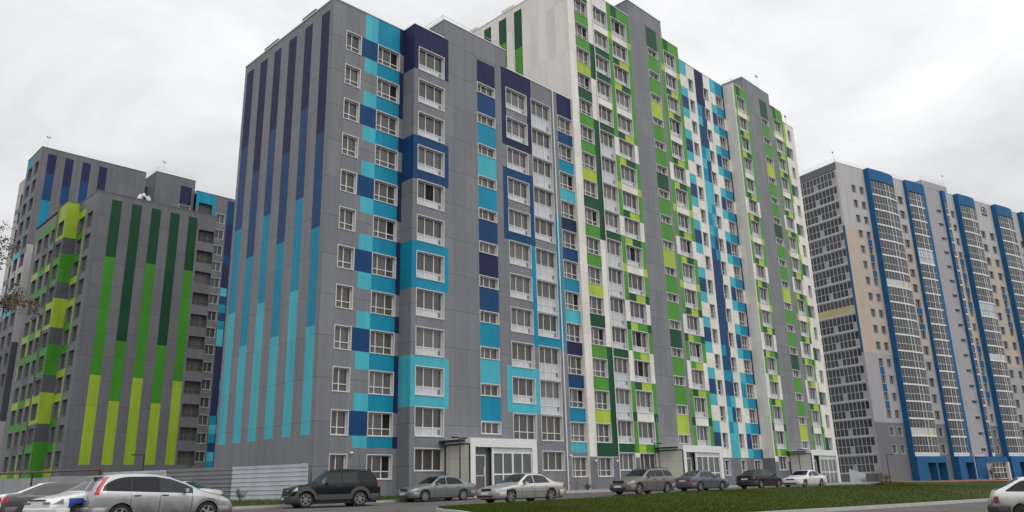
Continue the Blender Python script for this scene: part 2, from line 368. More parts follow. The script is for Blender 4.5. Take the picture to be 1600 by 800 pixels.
def porch(root, x0, x1, yf, yw, top=3.4, nb=4):
    """white portal standing out from the wall, beige flank, dark ledge, door and glazed screen"""
    w = x1-x0; p = MB()
    p.box(x0, yf, G0, x0+.45, yw, 2.8, 'frame'); p.box(x1-.5, yf, G0, x1, yw, 2.8, 'frame'); p.box(x0, yf, 2.8, x1, yw, top, 'frame')
    p.box(x0+.45, yf+.02, -.35, x1-.5, yw, -.12, 'plinth')
    po = p.build('entrance_porch', root)
    s = MB(); s.box(x0-.03, yf+.12, G0, x0-.004, yw, top-.45, 'beige'); s.box(x0-.05, yf+.02, G0, x0-.003, yf+.12, top-.4, 'dark')
    s.box(x0-.05, yw-.1, G0, x0-.003, yw+.001, top-.4, 'dark'); s.box(x0-.05, yf+.12, top-.45, x0-.003, yw-.1, top-.36, 'dark'); s.build('side_panel', po)
    c = MB(); c.box(x0-.6, yf+.5, top-.22, x0-.06, yw, top-.1, 'dark'); c.build('canopy', po)
    xg = x0+.45+1.75; g = MB()
    g.box(xg-.1, yf+.08, -.12, xg+.06, yf+.2, 2.78, 'frame')
    xe = x1-.5; n = nb
    for i in range(n+1):
        x = xg + (xe-xg)*i/n; wd = .05 if i != n//2 else .08
        g.box(x-wd, yf+.1, -.12, x+wd, yf+.18, 2.4, 'frame')
    for z in (2.44, .97): g.box(xg, yf+.11, z-.05, xe, yf+.17, z+.05, 'frame')
    g.box(xg, yf+.12, 2.49, xe, yf+.16, 2.8, 'frame2')
    go = g.build('glazing', po)
    gl = MB(); gl.face([(xg, yf+.15, -.12), (xe, yf+.15, -.12), (xe, yf+.15, 2.45), (xg, yf+.15, 2.45)], 'glassp'); gl.build('glass', go) if False else None
    gl.build('glass', po)
    d = MB(); xd = x0+.45; yd = yf+.4
    d.face([(xd, yd, -.12), (xg, yd, -.12), (xg, yd, 2.8), (xd, yd, 2.8)], 'glassp')
    d.box(xd+.1, yd-.06, -.12, xd+.2, yd-.01, 2.3, 'frame2'); d.box(xd+1.15, yd-.06, -.12, xd+1.25, yd-.01, 2.3, 'frame2'); d.box(xd+.2, yd-.06, 2.2, xd+1.15, yd-.01, 2.3, 'frame2')
    d.box(xd+.2, yd-.05, .85, xd+1.15, yd-.01, .93, 'frame2'); d.box(xd+1.04, yd-.1, .9, xd+1.09, yd-.06, 1.5, 'coping'); d.build('door', po)
porch(A, 36.88, 43.46, 40.71, 43.34)
fix_parts(A)
# ================================================================== green column patterns (blocks B and D)
SP = {17: 'DG', 16: 'W', 15: 'DL', 14: 'LD', 13: 'W', 12: 'DL', 11: 'LD', 10: 'W', 9: 'DL', 8: 'LD', 7: 'W', 6: 'DL', 5: 'LG', 4: 'GL', 3: 'DL', 2: 'W', 1: 'LG'}
CM = dict(W='white', D='dkgreen', G='green', L='lime')
STR_S = {16: 'L', 10: 'L', 7: 'L', 5: 'D', 2: 'D'}
def green_column(pan, opn, wins, gl0, w0, w1, gr1, ztop, kind='b3', odd=()):
    """side strips, balcony windows and two-colour spandrels of one column"""
    for k in range(1, 18):
        hb = headb(k); hi = hb+.8 if k < 17 else ztop
        st = CM[STR_S.get(k, 'G')]; sw = 'white' if k in (12, 9, 6, 4) else 'green'
        if k == 4: st = 'white'
        if k > 1: pan += [(gl0, hb-2, w0, hb, sw), (w1, hb-2, gr1, hb, sw)]
        pan += [(gl0, hb, w0, hi, st), (w1, hb, gr1, hi, 'dkgreen' if k == 6 else st)]
        c = SP[k]
        if c == 'W': pan.append((w0, hb, w1, hi, 'white'))
        else:
            m = w0 + (w1-w0)*(.4 if k % 2 else .44)
            pan += [(w0, hb, m, hi, CM[c[0]]), (m, hb, w1, hi, CM[c[1]])]
        if k == 1: opn.append((w0, hb-1.5, w1, hb)); wins.append((kind+'g', w0, hb-1.5))
        else: opn.append((w0, hb-2, w1, hb)); wins.append((kind+('o' if k in odd else ''), w0, hb-2))
win_kind('d3g', 2.2, 1.5, [.34, .68], cw=.03)
win_kind('g3', 2.6, 2.0, [.34, .68], .55, apron=.55, cw=.04)
win_kind('g3o', 2.6, 2.0, [.34, .68], .55, apron=.55, cw=.04, dark=1)
win_kind('g3g', 2.6, 1.5, [.34, .68], cw=.04)
win_kind('h3', 2.34, 2.0, [.34, .68], .55, apron=.55, cw=.04)
win_kind('h3o', 2.34, 2.0, [.34, .68], .55, apron=.55, cw=.04, dark=2)
win_kind('h3g', 2.34, 1.5, [.34, .68], cw=.04)
C4 = 'LGGDGGLGGDGGLGGD'
def stair_column(pan, opn, wins, x0, x1, ztop, key='s3', z0=3.72):
    for j in range(16):
        z = z0+2.8*j; opn.append((x0+.03, z, x1-.03, z+.9)); wins.append((key, x0+.03, z))
        pan.append((x0, z+.9, x1, z+2.8 if j < 15 else ztop, CM[C4[j]]))
# ================================================================== BLOCK B
XB, YB, ZB = 52.42, 43.1, 49.02
B = thing('apartment_block', (62, 50, 0), 'tall white and green seventeen-storey block joined to the grey and blue block', 'building', 'apartment blocks')
fr = Frame2(0, YB, 0); frL = Frame2(XB, 0, -90)
mb = MB(); pan, opn, wins = [], [], []
A1 = {1: 'D', 2: 'L', 3: 'G', 0: 'G'}
for k in range(1, 18):
    z = head(k)-1.6; opn.append((53.42, z, 55.48, z+1.6)); wins.append(('w3b' if k in (5, 9, 14, 16) else 'w3', 53.42, z))
    pan.append((53.4, head(k), 55.53, head(k)+1.2 if k < 17 else ZB, CM[A1[k % 4]] if k < 17 else 'dkgreen'))
pan += [(52.42, G0, 59.4, 2.4, 'plinth')]
for a, b in ((1, 4), (8, 12), (14, 15)): pan.append((55.53, head(a)+.05, 56.36, head(b)+1.2, 'dkgreen'))
for k in range(1, 18):
    hb = headb(k); full = k in (12, 11, 10, 8, 7, 6, 4, 3)
    if k in (1, 4, 8, 12, 14, 15): pan.append((56.36, hb-(.38 if k == 1 else 0), 58.74, hb+.8, 'dkgreen'))
    if k == 1: opn.append((56.37, hb-1.5, 58.73, hb)); wins.append(('n3g', 56.37, hb-1.5))
    elif full: opn.append((56.37, hb-2.72, 58.73, hb)); wins.append(('f3bg' if k in (3, 4, 6, 7) else 'f3b', 56.37, hb-2.72))
    else: opn.append((56.37, hb-2, 58.73, hb)); wins.append(('n3', 56.37, hb-2))
green_column(pan, opn, wins, 58.74, 59.44, 62.04, 62.7, ZB, 'g3', odd=(17, 5, 4, 8))
pan.append((62.7, G0, 68.42, ZB, 'grey')); stair_column(pan, opn, wins, 65.8, 67.86, ZB)
green_column(pan, opn, wins, 68.42, 69.12, 71.46, 72.24, ZB, 'h3', odd=(14, 9, 5))
opn = [o for o in opn if not (o[0] > 69 and o[1] < 1.6)]; wins = [w for w in wins if not (w[1] > 69 and w[2] < 1.6)]
pan.append((68.42, G0, 72.24, 2.4, 'plinth'))
facade(mb, fr, XB, 72.24, G0, ZB, 'white', pan, opn)
facade(mb, fr, 62.68, 69.02, ZB, 51.08, 'grey', [(65.8, ZB, 67.86, 49.3, 'dkgreen')])
side_and_roof(mb, [(62.68, YB), (62.68, 52), (69.02, 52), (69.02, YB)], 48.8, 51.08, 'grey', skip=(3,))
ST = [(55.11, 53.99), (52.79, 51.63), (50.5, 49.36)]
pan = []
for i, (a, b) in enumerate(ST): pan += [(-a, 43.9 if i % 2 == 0 else 45.4, -b, 48.4, 'dkgreen'), (-a, 30, -b, 43.9 if i % 2 == 0 else 45.4, 'green')]
facade(mb, frL, -60, -YB, G0, ZB, 'white', pan)
side_and_roof(mb, [(XB, 60), (72.24, 60), (72.24, YB)], G0, ZB, 'white', skip=(2,))
mb.build('wall', B)
for w in wins: put_window(B, fr, *w)
roof_part(B, [(XB, YB), (72.24, YB), (72.24, 60), (XB, 60)], ZB, gap=(0, 62.67-XB, 69.03-XB))
mb = MB(); mb.box(52.38, 56.2, ZB, 53, 58.3, ZB+.4, 'white'); mb.box(52.38, 50.5, ZB, 53, 52.3, ZB+.4, 'white'); mb.build('roof_parapet', B)
roof_part(B, [(62.68, YB), (69.02, YB), (69.02, 52), (62.68, 52)], 51.08, mat='grey')
mb = MB(); mb.tube([(56.3, YB-.07, 49), (56.3, YB-.07, -.2)], .045, 'frame', 8); mb.tube([(62.3, YB-.07, 6), (62.3, YB-.07, -.2)], .045, 'grey', 8); mb.build('downpipe', B)
for x in (53.0, 55.9):
    mb = MB(); mb.tube([(x, YB, 2.1), (x, YB-.15, 2.1)], .04, 'frame', 8); mb.tube([(x, YB-.15, 2.1), (x, YB-.2, 2.0)], .1, 'frame', 8); mb.build('wall_lamp', B)
porch(B, 62.34, 69.0, 40.42, 43.09)
fix_parts(B)
# ================================================================== BLOCK C : white and blue chequered link
YC = 44.4
Cc = thing('apartment_block', (78, 50, 0), 'recessed white block with blue and turquoise chequered panels between two green towers', 'building', 'apartment blocks')
fr = Frame2(0, YC, 0); mb = MB(); pan, opn, wins = [], [], []
X = [72.24, 75.85, 77.68, 78.7, 79.66, 81.2, 82.4, 84.14, 84.5]
K2 = dict(c='cyan', t='teal', b='blue', n='navy')
ctr = {(1,'s'):'cc',(2,'w'):'cc',(2,'s'):'tc',(3,'w'):'cb',(3,'s'):'tc',(4,'w'):'bb',(4,'s'):'tt',(5,'w'):'bb',(5,'s'):'tb',
       (9,'s'):'bt',(10,'w'):'tb',(10,'s'):'ct',(11,'w'):'tc',(11,'s'):'ct',(12,'w'):'cc',(12,'s'):'cc',(13,'w'):'tb',(13,'s'):'cb',(14,'w'):'tc',(14,'s'):'bb',(15,'w'):'bb',(15,'s'):'cb',(16,'w'):'tb',
       (16,'s'):'nn',(17,'w'):'nn',(17,'s'):'nn'}
for k in range(1, 18):
    h = head(k)+(.22 if k == 1 else 0); s1 = head(k)+1.2 if k < 17 else 49.05; z = head(k)-1.6
    pan += [(X[0], h, X[1], s1, 'cyan'), (X[5], h, X[6], s1, 'cyan'), (X[6], h, X[7], s1, 'teal'), (X[7], h, X[8], s1, 'navy')]
    if k > 1:
        if k % 2 == 0:
            pan += [(X[0], z, X[1], head(k), 'blue'), (X[5], z, X[6], head(k), 'teal' if k == 4 else 'blue')]
        else: pan += [(X[7], z, X[8], head(k), 'navy')]
    for row, a, b in (('w', z, head(k)), ('s', h, s1)):
        if k == 1 and row == 'w': continue
        c = ctr.get((k, row), 'bb'); pan += [(X[2], a, X[3], b, K2[c[0]]), (X[3], a, X[4], b, K2[c[1]])]
    for key, x in (('c1', 76.08), ('c1', 79.5), ('w3c', 82.32)):
        wdt = 1.12 if key == 'c1' else 1.72
        opn.append((x, z, x+wdt, z+1.6)); wins.append((key, x, z))
win_kind('w3c', 1.72, 1.6, [.3, .66], .52, cw=.03)
pan.append((X[0], G0, X[8], 2.6, 'plinth'))
facade(mb, fr, 72.2, 84.48, G0, 49.05, 'white', pan, opn)
side_and_roof(mb, [(72.2, YC), (84.48, YC), (84.48, 60), (72.2, 60)], G0, 49.05, 'white', skip=(0,))
mb.build('wall', Cc)
for w in wins: put_window(Cc, fr, *w)
roof_part(Cc, [(72.26, YC), (84.44, YC), (84.44, 60), (72.26, 60)], 49.05)
fix_parts(Cc)
# ================================================================== BLOCK D : second green tower
XD, YD = 84.48, 43.0
D = thing('apartment_block', (92, 50, 0), 'second green and grey tower ending in a plain white strip with small windows', 'building', 'apartment blocks')
fr = Frame2(0, YD, 0); mb = MB(); pan, opn, wins = [], [], []
green_column(pan, opn, wins, 84.66, 85.24, 87.44, 88.1, 49.02, 'd3', odd=(2, 15))
pan.append((88.1, G0, 94.6, 51, 'grey')); stair_column(pan, opn, wins, 91.4, 93.46, 49.02)
green_column(pan, opn, wins, 94.6, 95.12, 97.32, 97.9, 49.3, 'd3', odd=(8,))
opn = [o for o in opn if not (o[0] > 95 and o[1] < 1.6)]; wins = [w for w in wins if not (w[1] > 95 and w[2] < 1.6)]
for k in range(2, 18):
    z = head(k)-1.6; opn.append((98.98, z, 99.93, z+1.6)); wins.append(('c1r', 98.98, z))
    if k % 2 == 0: pan.append((97.95, z, 98.98, z+1.6, 'dkgreen'))
    if k % 3: pan.append((97.9, head(k), 98.3, head(k)+1.2, 'lime'))
pan.append((97.9, 45.4, 98.5, 48.0, 'lime'))
pan += [(94.6, G0, 101, 2.6, 'white'), (84.48, G0, 94.6, 2.2, 'plinth')]
facade(mb, fr, XD, 97.9, G0, 49.02, 'white', pan, opn)
facade(mb, fr, 97.9, 101.0, G0, 48.0, 'white', pan, opn)
facade(mb, fr, 87.25, 94.52, 49.02, 50.95, 'grey', [(91.4, 49.02, 93.46, 49.3, 'dkgreen')])
facade(mb, fr, 94.52, 97.75, 49.02, 49.5, 'green', [(94.52, 49.02, 95.9, 49.5, 'dkgreen')])
side_and_roof(mb, [(87.25, YD), (87.25, 50), (94.52, 50), (94.52, YD)], 48.8, 50.95, 'grey', skip=(3,))
facade(mb, Frame2(XD, 0, -90), -60, -YD, G0, 49.02, 'white', [(-60, G0, -YD, 2.6, 'plinth')])
side_and_roof(mb, [(XD, 60), (101.0, 60), (101.0, YD)], G0, 48, 'white', skip=(2,))
mb.face([(97.9, YD, 48), (97.9, 60, 48), (97.9, 60, 49.02), (97.9, YD, 49.02)], 'white')
mb.build('wall', D)
for w in wins: put_window(D, fr, *w)
roof_part(D, [(XD, YD), (97.9, YD), (97.9, 60), (XD, 60)], 49.03, mat='white', gap=(0, 87.24-XD, 97.8-XD))
roof_part(D, [(97.92, YD), (101.0, YD), (101.0, 60), (97.92, 60)], 48.0, mat='white')
roof_part(D, [(87.25, YD), (94.52, YD), (94.52, 50), (87.25, 50)], 50.95)
railing(D, [(84.7, 52), (84.7, 43.2), (87.2, 43.2)], 49.1, .7)
porch(D, 87.96, 94.85, 40.35, 42.99)
fix_parts(D)
# ================================================================== BLOCK E : low striped green block on the left
XE, YE, ZE = 27.95, 96.7, 35.42
E_ = thing('apartment_block', (34, 103, 0), 'grey block with vertical green and lime stripes standing behind the fence', 'building', 'apartment blocks')
fr = Frame2(0, YE, 0); mb = MB(); pan, opn, wins = [], [], []
for i, (a, b) in enumerate(((29.6, 30.76), (31.95, 33.12), (34.3, 35.47), (36.66, 37.83), (39.0, 40.15))):
    z1, z2 = (27.5, 13.5) if i % 2 == 0 else (17.65, 10.68)
    pan += [(a, z1, b, 34.65, 'dkgreen_shaded'), (a, z2, b, z1, 'green_shaded'), (a, 3.62, b, z2, 'lime_shaded')]
LOG = []
for k in range(1, 13):
    z = head(k)-1.55
    opn.append((40.42, z, 42.5, z+1.6)); LOG.append(('loggia', 40.42, z)); pan.append((41.9, z-.05, 42.6, z+.3, 'green_shaded'))
facade(mb, fr, XE, 42.62, G0, ZE, 'grey_shaded', pan, opn, rmat='darkgrey', depth=.5)
frl = Frame2(XE, 0, -90); pan, opn, wl = [], [], []
for k in range(1, 13):
    z = head(k)-1.85
    opn += [(-99.6, z, -97.6, z+1.85), (-102.6, z, -100.6, z+1.85)]; wl += [('e2', -99.6, z), ('e2', -102.6, z)]
    pan += [(-103.1, head(k), -100.3, head(k)+.95, 'green_shaded' if (k//2) % 2 else 'lime_shaded'), (-100.45, z, -100.1, head(k)+.95, 'lime_shaded' if k % 3 else 'green_shaded')]
facade(mb, frl, -103.1, -YE, G0, ZE, 'grey_shaded', pan, opn, rmat='darkgrey')
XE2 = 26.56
BD = [(8.39+5.6*j, 11.95+5.6*j, 'lime_shaded' if j % 2 == 0 else 'green_shaded') for j in range(4)] + [(30.79, ZE, 'lime_shaded'), (2.8-5, 6.34, 'green_shaded')]
facade(mb, Frame2(0, 103.1, 0), XE2, XE, G0, ZE, 'darkgrey', [(XE2, a, XE, b, c) for a, b, c in BD])
frl2 = Frame2(XE2, 0, -90); pan = [(-106.4, a, -103.1, b, c) for a, b, c in BD]; opn = []; wl2 = []
for k in range(1, 13):
    z = head(k)-1.9; opn.append((-105.9, z, -103.6, z+1.9)); wl2.append(('e3', -105.9, z))
facade(mb, frl2, -106.4, -103.1, G0, ZE, 'darkgrey', pan, opn, rmat='darkgrey')
XE3 = 26.75; frl3 = Frame2(XE3, 0, -90); pan = []; opn = []; wl3 = []
cc = ['green_shaded', 'darkgrey', 'lime_shaded', 'green_shaded', 'grey_shaded', 'green_shaded']
for k in range(1, 13):
    z = head(k)-1.85
    for j, yy in enumerate((-109.3, -112.2, -115.2)):
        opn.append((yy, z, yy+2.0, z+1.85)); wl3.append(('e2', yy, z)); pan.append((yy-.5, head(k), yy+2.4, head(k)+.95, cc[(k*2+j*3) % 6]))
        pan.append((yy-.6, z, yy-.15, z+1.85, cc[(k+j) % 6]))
facade(mb, frl3, -117.2, -106.4, G0, ZE-.35, 'grey_shaded', pan, opn, rmat='darkgrey')
side_and_roof(mb, [(XE3, 117.2), (42.62, 117.2), (42.62, YE)], G0, ZE-.3, 'grey_shaded', skip=(2,))
mb.build('wall', E_)
for w in wl: put_window(E_, frl, *w)
for w in wl2: put_window(E_, frl2, *w)
for w in wl3: put_window(E_, frl3, *w)
mbs = MB(); b2 = MB()
for w in LOG: o = put_window(E_, fr, *w, y=.22); o.name = 'loggia_window'
roof_part(E_, [(XE, YE), (42.6, YE), (42.6, 117.2), (XE3, 117.2), (XE3, 106.4), (XE2, 106.4), (XE2, 103.1), (XE, 103.1)], ZE, mat='grey_shaded')
mb = MB(); mb.tube([(26.5, 106.5, 36), (26.5, 106.5, 0)], .08, 'grey_shaded', 8); mb.build('downpipe', E_)
fix_parts(E_)
VP = thing('vent_pipe', (33.6, 99.5, 35.2), 'white bent vent pipe on the roof of the green striped block', 'pipe')
mb = MB(); mb.tube([(0,0,0), (0,0,1.3), (.15,0,1.75), (.55,0,1.95), (1.0,0,1.75), (1.2,0,1.3)], .28, 'frame', 12); mb.build('pipe_elbow', VP, smooth=40)
# ================================================================== BLOCK F : tall block behind it
Fb = thing('apartment_block', (40, 130, 0), 'tall grey block with navy to turquoise stripes behind the green striped block', 'building', 'apartment blocks')
fr = Frame2(0, 121.3, 0); mb = MB(); pan = []
for i, (a, b) in enumerate(((27.78, 28.92), (30.08, 31.2), (32.42, 33.56), (34.74, 35.89))):
    z1 = 45.2 if i % 2 == 0 else 43.8
    if i == 3: z1 = 41.5
    pan += [(a, z1, b, 48.2, 'navy'), (a, z1-4.1, b, z1, 'blue'), (a, z1-10.5, b, z1-4.1, 'teal'), (a, 3, b, z1-10.5, 'cyan')]
pan += [(26.9, 28.5, 27.78, 34.3, 'rwhite'), (26.9, 20.5, 27.78, 28.5, 'rwhite'), (26.9, 10, 27.78, 20.5, 'darkgrey'), (26.9, G0, 27.78, 10, 'rwhite')]
facade(mb, fr, 26.9, 41.6, G0, 49.02, 'grey_shaded', pan)
facade(mb, Frame2(0, 124.5, 0), 41.6, 44.3, G0, 48.0, 'darkgrey', [(41.6, 44, 43.2, 48, 'navy')])
frt = Frame2(0, 124.5, 0)
opn = []; pan = []; wt = []
for j in range(12): z = 45.65-2.8*j; opn.append((48.4, z, 50.2, z+.9)); wt.append(('rs', 48.4, z)); pan.append((48.36, z+.9, 50.24, z+4.0 if j == 0 else z+2.8, 'navy'))
facade(mb, frt, 44.3, 50.75, G0, 51.0, 'grey_shaded', pan, opn)
facade(mb, Frame2(44.3, 0, -90), -135, -124.5, G0, 51.0, 'darkgrey')
side_and_roof(mb, [(50.75, 124.5), (50.75, 135), (44.3, 135)], 48, 51.0, 'grey_shaded', skip=(2,))
fr3 = Frame2(0, 123.6, 0); pan = [(50.75, 47.1, 54.15, 49.15, 'teal'), (50.75, 46, 51.2, 47.1, 'teal'), (53.6, 37.2, 54.15, 47.1, 'teal')]; opn = [(51.25, 45.2, 53.55, 47.1)]; w3 = []
for k in range(1, 14): pan.append((53.6, 2.8*k-2+.3*(k % 2), 54.15, 2.8*k+1.0, ('cyan', 'cyan', 'grey_shaded', 'teal', 'teal', 'grey_shaded')[k % 6]))
for k in range(1, 17):
    z = head(k)-.1; opn.append((54.35, z, 56.1, z+1.6)); w3.append(('r3', 54.35, z))
for j in range(34):
    z = 1+1.4*j; c = random.choice(['navy', 'blue']) if j > 22 else random.choice(['teal', 'cyan', 'blue'] if j < 8 or j > 15 else ['navy', 'blue', 'navy'])
    pan.append((56.2, z, 57.3, z+1.4, c)); pan.append((57.3, z, 59.5, z+1.4, 'navy' if j > 12 else random.choice(['blue', 'teal'])))
facade(mb, fr3, 50.75, 62, G0, 49.0, 'grey_shaded', pan, opn, rmat='darkgrey', depth=.5)
mb.face([(51.2, 124.1, 45.1), (53.6, 124.1, 45.1), (53.6, 124.1, 47.2), (51.2, 124.1, 47.2)], 'darkgrey')
frl = Frame2(26.9, 0, -90); pan = []; opn = []; wl = []
for k in range(6, 18):
    z = head(k)-1.85
    for yy in (-123.9, -127.2): opn.append((yy, z, yy+2.0, z+1.85)); wl.append(('e2', yy, z))
    pan += [(-128.3, head(k)-.1, -124.4, head(k)+1.2, 'cyan' if k < 13 and k % 3 == 0 else 'grey_shaded')]
pan += [(-128.3, 47.0, -125, 49.02, 'teal'), (-124.75, 30, -124.3, 46, 'teal'), (-128.3, 28, -121.3, 33, 'rwhite')]
pan += [(-128.3, G0, -121.3, 9, 'rwhite'), (-128.3, 9, -121.3, 20, 'darkgrey')]
facade(mb, frl, -128.3, -121.3, G0, 49.02, 'grey_shaded', pan, opn, rmat='darkgrey')
frl2 = Frame2(27.3, 0, -90); opn = []; wl2 = []
for k in range(6, 17): z = head(k)-1.85; opn.append((-131.2, z, -129.2, z+1.85)); wl2.append(('e2', -131.2, z))
mb.face([(26.9, 128.3, 46.9), (41.6, 128.3, 46.9), (41.6, 128.3, 49.02), (26.9, 128.3, 49.02)], 'grey_shaded')
facade(mb, frl2, -133.5, -128.3, G0, 47, 'rwhite', [(-133.5, head(k), -128.3, head(k)+.9, 'grey_shaded') for k in range(6, 16) if k % 2], opn, rmat='darkgrey')
side_and_roof(mb, [(27.3, 133.5), (62, 133.5), (62, 123.6)], G0, 47, 'grey_shaded', skip=(2,))
mb.build('wall', Fb)
for w in wl: put_window(Fb, frl, *w)
for w in wl2: put_window(Fb, frl2, *w)
for w in wt: put_window(Fb, frt, *w)
for w in w3: put_window(Fb, fr3, *w)
roof_part(Fb, [(26.9, 121.3), (41.6, 121.3), (41.6, 128.3), (26.9, 128.3)], 49.02, mat='grey_shaded')
roof_part(Fb, [(44.3, 124.5), (50.75, 124.5), (50.75, 135), (44.3, 135)], 51.0, mat='grey_shaded')
roof_part(Fb, [(50.8, 123.6), (62, 123.6), (62, 133.5), (50.8, 133.5)], 49.02, mat='grey_shaded')
railing(Fb, [(44.5, 134), (44.5, 124.7), (50.5, 124.7)], 51.05, 1.0, 1.0)
mb = MB()
for x in (36.9, 37.5): mb.box(x, 126, 49, x+.35, 126.4, 50.3, 'coping')
mb.box(38.4, 126, 49, 39.6, 127, 50.1, 'coping'); mb.build('roof_vent', Fb)
fix_parts(Fb)
# ================================================================== BLOCK R : older tower on the right, turned about 14 degrees
TH = -14.3
def rw(u, v): return (u*math.cos(R(TH))-v*math.sin(R(TH)), u*math.sin(R(TH))+v*math.cos(R(TH)))
U0, V0, ZR = 115.3, 80.29, 53.7
Rb = thing('apartment_tower', (*rw(150, 90), 0), 'pale eighteen-storey tower with blue pilasters and curved glazed balconies beyond the lawn', 'building', 'apartment blocks')
ox, oy = rw(0, V0); fr = Frame2(ox, oy, TH); ox, oy = rw(U0, 0); frl = Frame2(ox, oy, TH-90)
mb = MB(); pan, opn, wins = [], [], []
U1 = 200
pan += [(U0, 41.95, U1, ZR, 'rwhite'), (U0, 20.14, U1, 41.95, 'rbeige'), (U0, 8.84, U1, 20.14, 'rlilac'), (U0, G0, U1, 8.84, 'rgrey')]
pan += [(140.7, 3.5, 146.4, ZR, 'rlilac')]
far = []
for k in range(17):
    z = 5.37+2.8*k-1.45
    for u in (118.8, 121.0): opn.append((u, z, u+1.25, z+1.45)); wins.append(('r2', u, z))
    opn.append((132.05, z, 133.65, z+1.6)); wins.append(('r3', 132.05, z))
    opn.append((144.05, 4.26+2.8*k, 145.85, 4.91+2.8*k)); wins.append(('rs', 144.05, 4.26+2.8*k))
    opn.append((148.95, z, 150.2, z+1.45)); wins.append(('r2', 148.95, z))
    if k < 16:
        for u in (158.5, 161.7): opn.append((u, z, u+1.6, z+1.6)); far.append(('r3', u, z))
        opn.append((173.2, z, 174.45, z+1.45)); far.append(('r2', 173.2, z))
    if k in (3, 4, 5): pan.append((118.85, z-1.4, 120.0, z, 'rblue'))
    if k in (11, 12, 13): pan.append((121.05, z-1.4, 122.2, z, 'rblue'))
    if k in (8, 9): pan.append((132.0, z-1.3, 133.7, z, 'rblue'))
    if k in (4, 5, 6, 7, 10, 11, 12, 13): pan.append((148.9, z-1.4, 150.25, z, 'rblue'))
    if k in (9, 10, 11): pan.append((161.65, z-1.3, 163.3, z, 'rblue'))
facade(mb, fr, U0, U1, G0, ZR, 'rwhite', pan, opn, rmat='rgrey')
facade(mb, fr, 140.7, 149.0, ZR, 55.1, 'rlilac')
T = fr.T
mb.face([T @ Vector(q) for q in ((140.7, 0, ZR-.2), (140.7, 7, ZR-.2), (140.7, 7, 55.1), (140.7, 0, 55.1))], 'rlilac')
mb.face([T @ Vector(q) for q in ((149, 0, ZR-.2), (149, 7, ZR-.2), (149, 7, 55.1), (149, 0, 55.1))], 'rlilac')
facade(mb, frl, -104, -V0, G0, 1.1, 'rgrey'); facade(mb, frl, -104, -V0, 52.45, ZR, 'rgrey'); facade(mb, frl, -80.75, -V0, 1.1, 52.4, 'rwhite', [(-80.75, 20.1, -80.3, 42, 'rblue'), (-80.75, 1, -V0, 20.1, 'rlilac')])
mb.build('wall', Rb)
for w in wins: put_single(Rb, fr, *w)
mbf = MB()
for w in far: put_merged(mbf, fr, *w)
o = mbf.build('far_window', Rb); o['kind'] = 'stuff'
# loggia glazing on the flank
def band_flank(yel=False, fm='frame2'):
    m = MB(); W = 23.0; n = 30
    m.face([(0, .12, 0), (W, .12, 0), (W, .12, 2.8), (0, .12, 2.8)], 'glassd')
    m.box(0, -.05, -.14, W, .11, .14, fm); m.box(0, .03, 1.24, W, .11, 1.32, fm); m.box(0, .03, 2.52, W, .11, 2.62, fm)
    for i in range(n+1): m.box(i*W/n-.035, .02, .14, i*W/n+.035, .11, 2.7, fm)
    if yel: m.box(0, .0, .14, W, .05, 1.24, 'yellow')
    elif fm == 'frame2':
        for i in range(n):
            if (i*7) % 11 in (3, 5): m.box(i*W/n+.04, .04, .16, (i+1)*W/n-.04, .1, 1.22, 'rlilac')
    return m.mesh('loggia_glazing')
bf = [band_flank(), band_flank(True), band_flank(False, 'frame2')]
MAT['bluef'] = plain('blue_frame', (.06,.13,.3), .5); bf.append(band_flank(False, 'frame2'))
ox, oy = rw(U0, 103.75)
for k in range(18):
    z = 1.1+2.853*k
    o = link('loggia_glazing', bf[1 if k == 9 else (3 if 8 <= k <= 13 else 0)], Rb); o.matrix_world = Matrix.Translation((ox, oy, z)) @ Matrix.Rotation(R(TH-90), 4, 'Z') @ Matrix.Diagonal((1, 1, 1.019, 1))
# glazed bays
def bay_plan(u, w, p=1.25, flat=.5):
    pts = [(u, -p)]; n = 6
    pts.append((u+w*flat, -p-.05))
    for i in range(1, n+1):
        t = i/n; pts.append((u+w*flat + w*(1-flat)*math.sin(t*math.pi/2), -p*math.cos(t*math.pi/2)-.0))
    return pts
def flat_plan(u, w, p=1.0): return [(u, -p), (u+w*.5, -p-.1), (u+w*.8, -p-.05), (u+w, -p)]
def band_bay(plan, fm='frame2', solid=False, gm='glassd', white=False):
    m = MB(); L = 0; last = None
    for i in range(len(plan)-1):
        a = Vector((*plan[i], 0)); b = Vector((*plan[i+1], 0)); d = b-a; ln = d.length
        T = Matrix.Translation(a) @ Matrix.Rotation(math.atan2(d.y, d.x), 4, 'Z')
        m.face([T @ Vector(q) for q in ((0, .05, .14), (ln, .05, .14), (ln, .05, 2.7), (0, .05, 2.7))], 'apron' if white else gm)
        m.box(-.02, -.06, -.12, ln+.02, .2, .14, 'frame', T); m.box(0, -.03, 1.2, ln, .04, 1.3, fm, T)
        n = max(1, round(ln/.85))
        for k in range(n+1):
            wd = .06 if k == 0 and i in (1, 2) else .026
            m.box(k*ln/n-wd, -.04 if wd > .05 else -.03, .14, k*ln/n+wd, .04, 2.68, 'frame' if wd > .05 else fm, T)
        if solid: m.box(0.03, -.02, .14, ln-.03, .03, 1.2, 'apron' if i % 2 == 0 else 'yellow', T)
    return m.mesh('glazing_band')
